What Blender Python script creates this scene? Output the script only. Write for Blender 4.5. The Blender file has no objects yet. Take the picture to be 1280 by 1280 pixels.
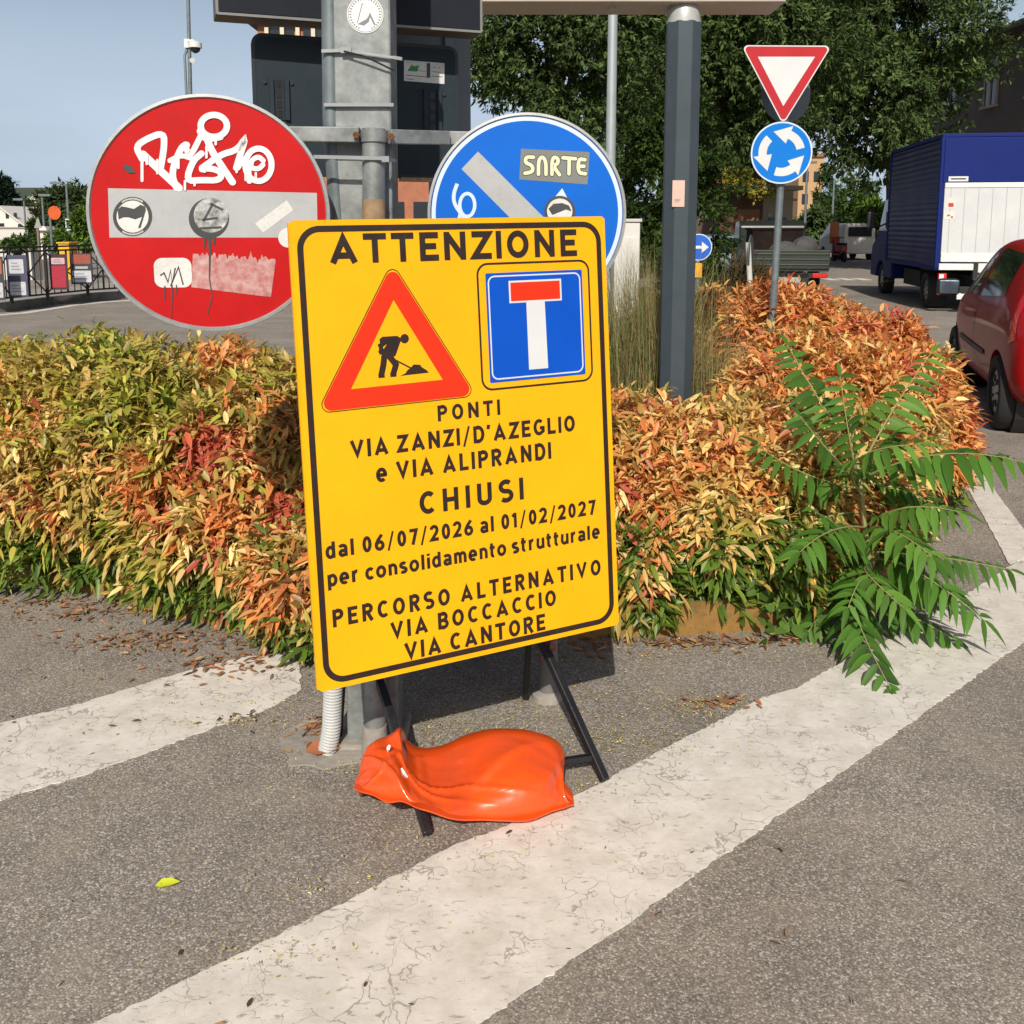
import bpy, bmesh, math, random
import numpy as np
from mathutils import Vector, Matrix, noise as mnoise
from mathutils.bvhtree import BVHTree

R_ = math.radians
rng = np.random.default_rng(7)
random.seed(7)
scene = bpy.context.scene
COL = scene.collection

# ------------------------------------------------------------------ camera
F, CX, CY, HZ, EYE = 1200.0, 640.0, 450.0, 283.0, 1.6
PITCH = math.atan((CY - HZ) / F)
cam = bpy.data.cameras.new('camera')
camo = bpy.data.objects.new('camera', cam)
COL.objects.link(camo)
camo.location = (0, 0, EYE)
camo.rotation_euler = (math.pi / 2 - PITCH, 0, 0)
cam.sensor_width = 36
cam.lens = F / 1280 * 36
cam.shift_y = -(640 - CY) / 1280
cam.clip_start = .05
cam.clip_end = 3000
scene.camera = camo

# ------------------------------------------------------------------ sky, sun, exposure
SUN_DIR = Vector((-.13, -1.30, 1.0)).normalized()      # towards the sun
world = bpy.data.worlds.new('World')
scene.world = world
world.use_nodes = True
wn, wl = world.node_tree.nodes, world.node_tree.links
bg = wn['Background']
sky = wn.new('ShaderNodeTexSky')
sky.sky_type = 'NISHITA'
sky.sun_disc = False
sky.sun_elevation = math.asin(SUN_DIR.z)
sky.sun_rotation = math.atan2(SUN_DIR.x, SUN_DIR.y)
sky.air_density, sky.dust_density, sky.ozone_density = 1.0, 3.2, 1.8
tc = wn.new('ShaderNodeTexCoord')
mp = wn.new('ShaderNodeMapping')
mp.inputs['Scale'].default_value = (1.2, 1.2, 6)
wl.new(tc.outputs['Generated'], mp.inputs['Vector'])
cn = wn.new('ShaderNodeTexNoise')
cn.inputs['Scale'].default_value = 1.7
cn.inputs['Detail'].default_value = 6
wl.new(mp.outputs['Vector'], cn.inputs['Vector'])
cr = wn.new('ShaderNodeMapRange')
cr.inputs['From Min'].default_value = .45
cr.inputs['From Max'].default_value = .8
cr.inputs['To Min'].default_value = .0
cr.inputs['To Max'].default_value = .25
wl.new(cn.outputs['Fac'], cr.inputs['Value'])
cm = wn.new('ShaderNodeMix')
cm.data_type = 'RGBA'
cm.inputs['B'].default_value = (8.1, 9.8, 11.9, 1)
sxyz = wn.new('ShaderNodeSeparateXYZ')
wl.new(tc.outputs['Generated'], sxyz.inputs['Vector'])
hz = wn.new('ShaderNodeMapRange')
hz.interpolation_type = 'SMOOTHSTEP'
hz.inputs['From Min'].default_value = .12
hz.inputs['From Max'].default_value = .46
hz.inputs['To Min'].default_value = .78
hz.inputs['To Max'].default_value = 0
wl.new(sxyz.outputs['Z'], hz.inputs['Value'])
mxf = wn.new('ShaderNodeMath')
mxf.operation = 'MAXIMUM'
wl.new(hz.outputs['Result'], mxf.inputs[0])
cq = wn.new('ShaderNodeMath')
cq.operation = 'MULTIPLY'
wl.new(cr.outputs['Result'], cq.inputs[0])
cq.inputs[1].default_value = .5
mxg = wn.new('ShaderNodeMath')
mxg.operation = 'ADD'
wl.new(hz.outputs['Result'], mxg.inputs[0])
wl.new(cr.outputs['Result'], mxg.inputs[1])
mxg.use_clamp = True
hk = wn.new('ShaderNodeMath')
hk.operation = 'MULTIPLY'
wl.new(mxg.outputs['Value'], hk.inputs[0])
wl.new(hz.outputs['Result'], hk.inputs[1])
hs = wn.new('ShaderNodeMath')
hs.operation = 'MULTIPLY'
hs.inputs[1].default_value = 1.28
hs.use_clamp = True
wl.new(hk.outputs['Value'], hs.inputs[0])
wl.new(hs.outputs['Value'], cm.inputs['Factor'])
wl.new(sky.outputs['Color'], cm.inputs['A'])
wl.new(cm.outputs['Result'], bg.inputs['Color'])
bg.inputs['Strength'].default_value = .070
sl = bpy.data.lights.new('sun', 'SUN')
sl.energy = 4.5
sl.angle = R_(.5)
sl.color = (1, .93, .82)
so = bpy.data.objects.new('sun', sl)
COL.objects.link(so)
so.location = (-3, -20, 15)
so.rotation_euler = SUN_DIR.to_track_quat('Z', 'Y').to_euler()
scene.view_settings.view_transform = 'Standard'
scene.view_settings.look = 'None'
scene.view_settings.exposure = 0.0
scene.view_settings.gamma = 1

# ------------------------------------------------------------------ measuring helpers
FW = Vector((0, math.cos(PITCH), -math.sin(PITCH)))
UP = Vector((0, math.sin(PITCH), math.cos(PITCH)))
EYEV = Vector((0, 0, EYE))
def ray(x, y): return Vector((1, 0, 0)) * ((x - CX) / F) - UP * ((y - CY) / F) + FW
def at(x, y, Y):
    d = ray(x, y)
    return EYEV + d * (Y / d.y)
def gd(x, y, z=0.0):
    d = ray(x, y)
    return EYEV + d * ((z - EYE) / d.z)

# ------------------------------------------------------------------ materials
MATS = {}
def mat(name, color, rough=.6, metal=0.0, var=.12, vscale=6.0, bump=0.0, bscale=60.0, spec=.5, coat=0.0, color2=None, dirt=0.0):
    if name in MATS: return MATS[name]
    m = bpy.data.materials.new(name)
    m.use_nodes = True
    n, l = m.node_tree.nodes, m.node_tree.links
    b = n['Principled BSDF']
    b.inputs['Roughness'].default_value = rough
    b.inputs['Metallic'].default_value = metal
    b.inputs['Specular IOR Level'].default_value = spec
    b.inputs['Coat Weight'].default_value = coat
    b.inputs['Coat Roughness'].default_value = .08
    t = n.new('ShaderNodeTexCoord')
    nz = n.new('ShaderNodeTexNoise')
    nz.inputs['Scale'].default_value = vscale
    nz.inputs['Detail'].default_value = 8
    nz.inputs['Roughness'].default_value = .65
    l.new(t.outputs['Object'], nz.inputs['Vector'])
    mr = n.new('ShaderNodeMapRange')
    mr.inputs['From Min'].default_value = .3
    mr.inputs['From Max'].default_value = .7
    l.new(nz.outputs['Fac'], mr.inputs['Value'])
    mx = n.new('ShaderNodeMix')
    mx.data_type = 'RGBA'
    c = color
    mx.inputs['A'].default_value = tuple(max(0, v * (1 - var)) for v in c[:3]) + (1,)
    c2 = color2 if color2 else tuple(min(1, v * (1 + var)) for v in c[:3])
    mx.inputs['B'].default_value = tuple(c2[:3]) + (1,)
    l.new(mr.outputs['Result'], mx.inputs['Factor'])
    last = mx.outputs['Result']
    if dirt > 0:
        n2 = n.new('ShaderNodeTexNoise')
        n2.inputs['Scale'].default_value = vscale * 5.3
        n2.inputs['Detail'].default_value = 10
        n2.inputs['Roughness'].default_value = .7
        l.new(t.outputs['Object'], n2.inputs['Vector'])
        m2 = n.new('ShaderNodeMapRange')
        m2.inputs['From Min'].default_value = .52
        m2.inputs['From Max'].default_value = .75
        m2.inputs['To Max'].default_value = dirt
        l.new(n2.outputs['Fac'], m2.inputs['Value'])
        x2 = n.new('ShaderNodeMix')
        x2.data_type = 'RGBA'
        x2.inputs['B'].default_value = (.07, .055, .04, 1)
        l.new(m2.outputs['Result'], x2.inputs['Factor'])
        l.new(last, x2.inputs['A'])
        last = x2.outputs['Result']
    l.new(last, b.inputs['Base Color'])
    rr = n.new('ShaderNodeMapRange')
    rr.inputs['To Min'].default_value = max(.02, rough - .08)
    rr.inputs['To Max'].default_value = min(1, rough + .1)
    l.new(nz.outputs['Fac'], rr.inputs['Value'])
    l.new(rr.outputs['Result'], b.inputs['Roughness'])
    if bump > 0:
        n3 = n.new('ShaderNodeTexNoise')
        n3.inputs['Scale'].default_value = bscale
        n3.inputs['Detail'].default_value = 5
        l.new(t.outputs['Object'], n3.inputs['Vector'])
        bp = n.new('ShaderNodeBump')
        bp.inputs['Strength'].default_value = bump
        bp.inputs['Distance'].default_value = .01
        l.new(n3.outputs['Fac'], bp.inputs['Height'])
        l.new(bp.outputs['Normal'], b.inputs['Normal'])
    MATS[name] = m
    return m

def leaf_mat(name, rough=.45, trans=.3, spec=.35):
    m = bpy.data.materials.new(name)
    m.use_nodes = True
    n, l = m.node_tree.nodes, m.node_tree.links
    b = n['Principled BSDF']
    a = n.new('ShaderNodeAttribute')
    a.attribute_name = 'col'
    l.new(a.outputs['Color'], b.inputs['Base Color'])
    b.inputs['Roughness'].default_value = rough
    b.inputs['Specular IOR Level'].default_value = spec
    tr = n.new('ShaderNodeBsdfTranslucent')
    l.new(a.outputs['Color'], tr.inputs['Color'])
    ms = n.new('ShaderNodeMixShader')
    ms.inputs['Fac'].default_value = trans
    l.new(b.outputs['BSDF'], ms.inputs[1])
    l.new(tr.outputs['BSDF'], ms.inputs[2])
    l.new(ms.outputs['Shader'], n['Material Output'].inputs['Surface'])
    return m

# ------------------------------------------------------------------ object helpers
def wloc(o):
    v = Vector((0, 0, 0))
    while o is not None:
        v = v + o.location
        o = o.parent
    return v
def tag(o, label, cat, group=None):
    o['label'] = label
    o['category'] = cat
    if group: o['group'] = group
    return o
def thing(name, label, cat, loc, group=None):
    o = bpy.data.objects.new(name, None)
    o.empty_display_size = .1
    o.location = loc
    COL.objects.link(o)
    return tag(o, label, cat, group)
def kind(o, k):
    o['kind'] = k
    return o

class MB:
    """collects world-space shapes, links them as one mesh object"""
    def __init__(s): s.v, s.f = [], []
    def add(s, vs, fs):
        b = len(s.v)
        s.v += [tuple(v) for v in vs]
        s.f += [tuple(i + b for i in f) for f in fs]
        return s
    def box(s, c, d, rz=0.0, M=None):
        hx, hy, hz = d[0] / 2, d[1] / 2, d[2] / 2
        m = M if M else Matrix.Rotation(rz, 3, 'Z')
        c = Vector(c)
        vs = [c + m @ Vector((x * hx, y * hy, z * hz)) for x in (-1, 1) for y in (-1, 1) for z in (-1, 1)]
        return s.add(vs, [(0, 1, 3, 2), (4, 6, 7, 5), (0, 4, 5, 1), (2, 3, 7, 6), (0, 2, 6, 4), (1, 5, 7, 3)])
    def tube(s, pts, r, n=10, cap=True, rot=0.0):
        pts = [Vector(p) for p in pts]
        rs = r if isinstance(r, (list, tuple)) else [r] * len(pts)
        vs, fs = [], []
        prev = None
        for i, p in enumerate(pts):
            t = (pts[min(i + 1, len(pts) - 1)] - pts[max(i - 1, 0)]).normalized()
            ref = prev if prev is not None else (Vector((1, 0, 0)) if abs(t.x) < .8 else Vector((0, 1, 0)))
            a = (ref - t * ref.dot(t)).normalized()
            prev = a
            b = t.cross(a)
            for k in range(n):
                an = rot + 2 * math.pi * k / n
                vs.append(p + (a * math.cos(an) + b * math.sin(an)) * rs[i])
        for i in range(len(pts) - 1):
            for k in range(n):
                k2 = (k + 1) % n
                fs.append((i * n + k, i * n + k2, (i + 1) * n + k2, (i + 1) * n + k))
        if cap:
            fs.append(tuple(range(n - 1, -1, -1)))
            fs.append(tuple((len(pts) - 1) * n + k for k in range(n)))
        return s.add(vs, fs)
    def bar(s, a, b, w, h):
        a, b = Vector(a), Vector(b)
        t = (b - a).normalized()
        ref = Vector((0, 0, 1)) if abs(t.z) < .95 else Vector((0, 1, 0))
        x = t.cross(ref).normalized()
        z = x.cross(t)
        M = Matrix((x, t, z)).transposed()
        return s.box((a + b) / 2, (w, (b - a).length, h), M=M)
    def prism(s, poly, off, depth):
        """poly: list of world points (planar); off: vector of extrusion"""
        n = len(poly)
        vs = [Vector(p) for p in poly] + [Vector(p) + Vector(off) * depth for p in poly]
        fs = [tuple(range(n)), tuple(range(2 * n - 1, n - 1, -1))]
        for i in range(n):
            j = (i + 1) % n
            fs.append((j, i, n + i, n + j))
        return s.add(vs, fs)
    def build(s, name, material, parent=None, smooth=False, origin=None, bevel=0.0, bseg=2):
        o_ = wloc(parent) if parent else (Vector(origin) if origin is not None else Vector((0, 0, 0)))
        me = bpy.data.meshes.new(name)
        me.from_pydata([(v[0] - o_.x, v[1] - o_.y, v[2] - o_.z) for v in s.v], [], s.f)
        bm = bmesh.new()
        bm.from_mesh(me)
        bmesh.ops.recalc_face_normals(bm, faces=bm.faces)
        if bevel > 0:
            es = [e for e in bm.edges if len(e.link_faces) == 2 and e.calc_face_angle(0) > .6]
            bmesh.ops.bevel(bm, geom=es, offset=bevel, segments=bseg, profile=.5, affect='EDGES', clamp_overlap=True)
        bm.to_mesh(me)
        bm.free()
        if smooth:
            for p in me.polygons: p.use_smooth = True
            if smooth != 'all':
                me.set_sharp_from_angle(angle=R_(40))
        me.materials.append(material)
        ob = bpy.data.objects.new(name, me)
        COL.objects.link(ob)
        if parent: ob.parent = parent
        else: ob.location = o_
        return ob

def copy_tree(o, parent=None):
    c = o.copy()
    COL.objects.link(c)
    c.parent = parent
    for ch in [x for x in bpy.data.objects if x.parent == o]: copy_tree(ch, c)
    return c

def fast_mesh(name, V, Fq, nper, col, material, parent=None, origin=None, smooth=False):
    """V (n,3) float, Fq (m,nper) int"""
    o_ = wloc(parent) if parent else (Vector(origin) if origin is not None else Vector((0, 0, 0)))
    me = bpy.data.meshes.new(name)
    V = np.asarray(V, np.float32) - np.array(o_, np.float32)
    me.vertices.add(len(V))
    me.vertices.foreach_set('co', V.ravel())
    m = len(Fq)
    me.loops.add(m * nper)
    me.loops.foreach_set('vertex_index', np.asarray(Fq, np.int32).ravel())
    me.polygons.add(m)
    me.polygons.foreach_set('loop_start', np.arange(m, dtype=np.int32) * nper)
    me.polygons.foreach_set('loop_total', np.full(m, nper, np.int32))
    if smooth: me.polygons.foreach_set('use_smooth', np.ones(m, bool))
    me.update(calc_edges=True)
    if col is not None:
        a = me.attributes.new('col', 'FLOAT_COLOR', 'POINT')
        c = np.ones((len(V), 4), np.float32)
        c[:, :3] = col
        a.data.foreach_set('color', c.ravel())
    me.materials.append(material)
    ob = bpy.data.objects.new(name, me)
    COL.objects.link(ob)
    if parent: ob.parent = parent
    else: ob.location = o_
    return ob

def unit(a): return a / np.maximum(np.linalg.norm(a, axis=1, keepdims=True), 1e-9)
PROF2 = ((.25, .88), (.62, .80))
PROF4 = ((.10, .62), (.28, 1.0), (.52, .90), (.78, .45))
def leaf_arrays(P, D, N, L, W, fold=.25, droop=.25, prof=PROF2):
    """folded pointed leaves with a drooping tip"""
    n = len(P)
    D = unit(D)
    S = unit(np.cross(D, N))
    N = np.cross(S, D)
    L = L[:, None]; W = W[:, None]
    dn = np.array([0, 0, -1.0])
    cols = [P]
    for t, hw in prof:
        m = P + D * L * t + dn * L * droop * t * t
        e = N * W * fold * hw
        cols += [m, m + S * W * .5 * hw + e, m - S * W * .5 * hw + e]
    cols.append(P + D * L * .98 + dn * L * droop)
    V = np.stack(cols, 1).reshape(-1, 3)
    q = len(prof)
    nv = 3 * q + 2
    T = [[0, 1, 2], [0, 3, 1]]
    for j in range(q - 1):
        a = 1 + 3 * j; b = a + 3
        T += [[a + 1, a, b], [a + 1, b, b + 1], [a, a + 2, b + 2], [a, b + 2, b]]
    a = 1 + 3 * (q - 1)
    T += [[a + 1, a, nv - 1], [a, a + 2, nv - 1]]
    k = np.arange(n)[:, None] * nv
    T = np.array(T).ravel()[None, :] + k
    return V, T.reshape(-1, 3)
def diamond_arrays(P, D, N, L, W):
    n = len(P)
    D = unit(D)
    S = unit(np.cross(D, N))
    L = L[:, None]; W = W[:, None]
    m = P + D * L * .45
    V = np.stack([P, m + S * W * .5, P + D * L, m - S * W * .5], 1).reshape(-1, 3)
    T = np.arange(4)[None, :] + np.arange(n)[:, None] * 4
    return V, T

# ------------------------------------------------------------------ boards (signs): a plane with its own axes
class Board:
    def __init__(s, o, R):
        s.o, s.R = Vector(o), Matrix(R)
    def w(s, u, v, front=0.0): return s.o + s.R @ Vector((u, -front, v))
    def uv(s, px, py, front=0.0):
        n = s.R @ Vector((0, 1, 0))
        d = ray(px, py)
        P = EYEV + d * ((s.w(0, 0, front) - EYEV).dot(n) / d.dot(n)) - s.o
        l = s.R.transposed() @ P
        return (l.x, l.z)
    def flat(s, mb, pts, front):
        return mb.add([s.w(u, v, front) for u, v in pts], [tuple(range(len(pts)))])
    def slab(s, mb, pts, f0, f1):
        return mb.prism([s.w(u, v, f1) for u, v in pts], s.R @ Vector((0, 1, 0)), f1 - f0)
    def ribbon(s, mb, pts, width, front, closed=False, step=.00012):
        for q in ribbon2d(pts, width, closed):
            mb.add([s.w(u, v, front) for u, v in q[0]], q[1])

def ribbon2d(pts, width, closed=False):
    p = [Vector((a[0], a[1])) for a in pts]
    n = len(p)
    ws = width if isinstance(width, (list, tuple)) else [width] * n
    L, Rr = [], []
    for i in range(n):
        a = p[i - 1] if (i > 0 or closed) else None
        b = p[(i + 1) % n] if (i < n - 1 or closed) else None
        d1 = (p[i] - a).normalized() if a is not None else None
        d2 = (b - p[i]).normalized() if b is not None else None
        if d1 is None: d1 = d2
        if d2 is None: d2 = d1
        n1, n2 = Vector((-d1.y, d1.x)), Vector((-d2.y, d2.x))
        m = n1 + n2
        m = m.normalized() if m.length > 1e-6 else n1
        k = 1 / max(.42, m.dot(n1))
        L.append(p[i] + m * ws[i] / 2 * k)
        Rr.append(p[i] - m * ws[i] / 2 * k)
    vs = [(v.x, v.y) for v in L + Rr]
    rngk = range(n if closed else n - 1)
    fs = [(i, (i + 1) % n, n + (i + 1) % n, n + i) for i in rngk]
    return [(vs, fs)]

def arc(cx, cy, rx, ry, a0, a1, n=12):
    return [(cx + rx * math.cos(R_(a0 + (a1 - a0) * i / n)), cy + ry * math.sin(R_(a0 + (a1 - a0) * i / n))) for i in range(n + 1)]
def rrect(u0, v0, u1, v1, r, n=6):
    return arc(u1 - r, v1 - r, r, r, 0, 90, n) + arc(u0 + r, v1 - r, r, r, 90, 180, n) + arc(u0 + r, v0 + r, r, r, 180, 270, n) + arc(u1 - r, v0 + r, r, r, 270, 360, n)

# ------------------------------------------------------------------ a constant-stroke road alphabet (cap height 1)
T_ = .212
A_ = T_ / 2
Y1, Y0, XH = 1 - A_, A_, .74
def glyphs():
    g = {}
    x1 = XH - A_
    g['I'] = (.17, [[(.085, 0), (.085, 1)]])
    g['A'] = (.76, [[(.10, .02), (.38, .84), (.66, .02)], [(.20, .27), (.56, .27)]])
    g['T'] = (.6, [[(0, Y1), (.6, Y1)], [(.3, Y1), (.3, 0)]])
    g['E'] = (.54, [[(.54, Y1), (A_, Y1), (A_, Y0), (.54, Y0)], [(A_, .51), (.48, .51)]])
    g['N'] = (.66, [[(A_, 0), (A_, 1)], [(.66 - A_, 0), (.66 - A_, 1)], [(A_, .93), (.66 - A_, .07)]])
    g['Z'] = (.58, [[(.02, Y1), (.5, Y1), (.09, Y0), (.58, Y0)]])
    g['O'] = (.7, ['c', arc(.35, .5, .35 - A_, .5 - A_, 90, 450, 28)[:-1]])
    g['P'] = (.58, [[(A_, 0), (A_, 1)], [(A_, Y1), (.3, Y1)] + arc(.3, .71, .2, .21, 88, -88, 10) + [(.3, .5), (A_, .5)]])
    g['R'] = (.6, g['P'][1] + [[(.28, .5), (.53, 0)]])
    g['V'] = (.72, [[(.09, .98), (.36, .16), (.63, .98)]])
    g['/'] = (.42, [[(.05, -.12), (.37, 1.05)]])
    g['D'] = (.64, [[(A_, 0), (A_, 1)], [(A_, Y1), (.28, Y1)] + arc(.28, .5, .28, .42, 88, -88, 14) + [(.28, Y0), (A_, Y0)]])
    g["'"] = (.17, [[(.1, 1), (.06, .74)]])
    g['C'] = (.62, [arc(.35, .5, .35 - A_, .5 - A_, 48, 312, 22)])
    g['G'] = (.68, [arc(.35, .5, .35 - A_, .5 - A_, 48, 300, 22) + [(.6, .25), (.6, .45), (.4, .45)]])
    g['L'] = (.52, [[(A_, 1), (A_, Y0), (.52, Y0)]])
    g['H'] = (.64, [[(A_, 0), (A_, 1)], [(.64 - A_, 0), (.64 - A_, 1)], [(A_, .5), (.64 - A_, .5)]])
    g['U'] = (.62, [[(A_, 1)] + arc(.31, .31, .31 - A_, .31 - A_, 180, 360, 12) + [(.62 - A_, 1)]])
    g['S'] = (.58, [arc(.29, .705, .21, .215, 40, 250, 12) + arc(.29, .285, .215, .21, 70, -140, 12)])
    g['B'] = (.6, [[(A_, 0), (A_, 1)], [(A_, Y1), (.3, Y1)] + arc(.3, .72, .18, .2, 88, -88, 10) + [(.3, .515), (A_, .515)],
                   [(.3, .515)] + arc(.3, .295, .22, .215, 88, -88, 10) + [(.3, Y0), (A_, Y0)]])
    g['a'] = (.5, [arc(.23, .52, .185, .145, 155, 0, 10) + [(.415, 0)], ['c'] and arc(.22, .22, .145, .145, 40, 330, 14)])
    g['e'] = (.54, [[(.08, .36), (.465, .36)] + arc(.27, .37, .2, .3, 0, 310, 20)])
    g['d'] = (.54, [[(.54 - A_, 1), (.54 - A_, 0)], arc(.25, .37, .19, .3, 20, 340, 18)])
    g['p'] = (.54, [[(A_, XH), (A_, -.26)], arc(.29, .37, .19, .3, 160, -160, 18)])
    g['l'] = (.2, [[(.1, 1), (.1, 0)]])
    g['i'] = (.18, [[(.09, XH), (.09, 0)], [(.09, 1.0), (.09, .86)]])
    g['r'] = (.4, [[(A_, XH), (A_, 0)], arc(.31, .42, .2, .26, 170, 80, 8)])
    g['c'] = (.48, [arc(.27, .37, .2, .3, 45, 315, 16)])
    g['o'] = (.56, ['c', arc(.28, .37, .21, .3, 90, 450, 22)[:-1]])
    g['n'] = (.52, [[(A_, XH), (A_, 0)], arc(.265, .43, .185, .235, 165, 0, 10) + [(.45, 0)]])
    g['m'] = (.8, [[(A_, XH), (A_, 0)], arc(.24, .45, .16, .215, 165, 0, 10) + [(.4, 0)], arc(.56, .45, .16, .215, 175, 0, 10) + [(.72, 0)]])
    g['u'] = (.52, [[(A_, XH)] + arc(.255, .31, .185, .235, 180, 345, 10), [(.445, XH), (.445, 0)]])
    g['s'] = (.46, [arc(.23, .53, .16, .14, 35, 250, 10) + arc(.23, .21, .165, .14, 70, -145, 10)])
    g['t'] = (.36, [[(.14, .95), (.14, .18)] + arc(.25, .2, .11, .125, 190, 290, 6), [(.0, .66), (.34, .66)]])
    g['0'] = (.56, ['c', arc(.28, .5, .28 - A_, .5 - A_, 90, 450, 26)[:-1]])
    g['1'] = (.34, [[(.22, 0), (.22, .97)], [(.22, .93), (.03, .74)]])
    g['2'] = (.54, [arc(.26, .71, .19, .215, 170, -20, 12) + [(.4, .52), (.1, Y0), (.54, Y0)]])
    g['6'] = (.56, ['c', arc(.28, .3, .2, .225, 90, 450, 20)[:-1]])
    g['6b'] = [(.44, .95), (.2, .64), (.09, .42), (.08, .3)]
    g['7'] = (.5, [[(.02, Y1), (.44, Y1), (.2, 0)]])
    return g
GL = glyphs()
def text_ribbons(txt, u0, u1, v0, h, bold=1.0, hs=.86):
    """list of (verts2d, faces) of a line of text that spans u0..u1 on baseline v0"""
    hs = hs * 1.13
    ws = [(.0 if c == ' ' else GL[c][0]) * h * hs for c in txt]
    gaps = sum(2.6 if c == ' ' else 1.0 for c in txt[:-1])
    gap = (u1 - u0 - sum(ws)) / gaps
    out, u = [], u0
    hs_ = hs
    for c, w in zip(txt, ws):
        if c == ' ':
            u += gap * 1.6
            continue
        st = GL[c][1]
        closed = st[0] == 'c'
        if closed: st = st[1:]
        if c == '6': st = st + [GL['6b']]
        for i, s_ in enumerate(st):
            cl = closed and i == 0
            out += ribbon2d([(u + x * h * hs, v0 + y * h) for x, y in s_], T_ * h * bold * .93 * (.6 if c == '/' else 1), cl)
        u += w + gap
    return out
def put_text(board, txt, u0, u1, v0, h, front, material, parent, bold=1.0, hs=.86):
    mb = MB()
    for i, (vs, fs) in enumerate(text_ribbons(txt, u0, u1, v0, h, bold, hs)):
        mb.add([board.w(a, b, front + (i % 7) * .00009) for a, b in vs], fs)
    return mb.build('lettering', material, parent)

# ================================================================== SETTING
def asphalt():
    m = bpy.data.materials.new('asphalt')
    m.use_nodes = True
    n, l = m.node_tree.nodes, m.node_tree.links
    b = n['Principled BSDF']
    t = n.new('ShaderNodeTexCoord')
    v = n.new('ShaderNodeTexVoronoi')
    v.inputs['Scale'].default_value = 210
    v.inputs['Randomness'].default_value = 1
    l.new(t.outputs['Object'], v.inputs['Vector'])
    ramp = n.new('ShaderNodeValToRGB')
    e = ramp.color_ramp.elements
    e[0].position, e[0].color = 0.0, (.19, .167, .142, 1)
    e[1].position, e[1].color = 1.0, (.58, .53, .465, 1)
    for p_, c_ in ((.35, (.25, .222, .19, 1)), (.65, (.315, .28, .24, 1)), (.86, (.41, .37, .325, 1))):
        q = e.new(p_); q.color = c_
    sx = n.new('ShaderNodeSeparateColor')
    l.new(v.outputs['Color'], sx.inputs['Color'])
    l.new(sx.outputs['Red'], ramp.inputs['Fac'])
    # dark binder between the stones
    mr = n.new('ShaderNodeMapRange')
    mr.inputs['From Min'].default_value = .25
    mr.inputs['From Max'].default_value = .75
    mr.inputs['To Min'].default_value = 1.0
    mr.inputs['To Max'].default_value = .62
    l.new(v.outputs['Distance'], mr.inputs['Value'])
    mul = n.new('ShaderNodeMix'); mul.data_type = 'RGBA'; mul.blend_type = 'MULTIPLY'
    mul.inputs['Factor'].default_value = 1
    l.new(ramp.outputs['Color'], mul.inputs['A'])
    l.new(mr.outputs['Result'], mul.inputs['B'])
    # large worn / dusty patches
    nz = n.new('ShaderNodeTexNoise')
    nz.inputs['Scale'].default_value = 1.3
    nz.inputs['Detail'].default_value = 9
    nz.inputs['Roughness'].default_value = .62
    l.new(t.outputs['Object'], nz.inputs['Vector'])
    m2 = n.new('ShaderNodeMapRange')
    m2.inputs['From Min'].default_value = .3
    m2.inputs['From Max'].default_value = .7
    m2.inputs['To Min'].default_value = .78
    m2.inputs['To Max'].default_value = 1.22
    l.new(nz.outputs['Fac'], m2.inputs['Value'])
    mu2 = n.new('ShaderNodeMix'); mu2.data_type = 'RGBA'; mu2.blend_type = 'MULTIPLY'
    mu2.inputs['Factor'].default_value = 1
    l.new(mul.outputs['Result'], mu2.inputs['A'])
    l.new(m2.outputs['Result'], mu2.inputs['B'])
    n4 = n.new('ShaderNodeTexNoise')
    n4.inputs['Scale'].default_value = 4.5
    n4.inputs['Detail'].default_value = 8
    n4.inputs['Roughness'].default_value = .7
    l.new(t.outputs['Object'], n4.inputs['Vector'])
    m4 = n.new('ShaderNodeMapRange')
    m4.inputs['From Min'].default_value = .46
    m4.inputs['From Max'].default_value = .78
    m4.inputs['To Max'].default_value = .5
    l.new(n4.outputs['Fac'], m4.inputs['Value'])
    mu3 = n.new('ShaderNodeMix'); mu3.data_type = 'RGBA'
    mu3.inputs['B'].default_value = (.36, .31, .235, 1)
    l.new(m4.outputs['Result'], mu3.inputs['Factor'])
    l.new(mu2.outputs['Result'], mu3.inputs['A'])
    l.new(mu3.outputs['Result'], b.inputs['Base Color'])
    b.inputs['Roughness'].default_value = .85
    b.inputs['Specular IOR Level'].default_value = .3
    bp = n.new('ShaderNodeBump')
    bp.inputs['Strength'].default_value = .32
    bp.inputs['Distance'].default_value = .004
    bp.invert = True
    l.new(v.outputs['Distance'], bp.inputs['Height'])
    l.new(bp.outputs['Normal'], b.inputs['Normal'])
    return m
M_ASPH = asphalt()

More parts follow.
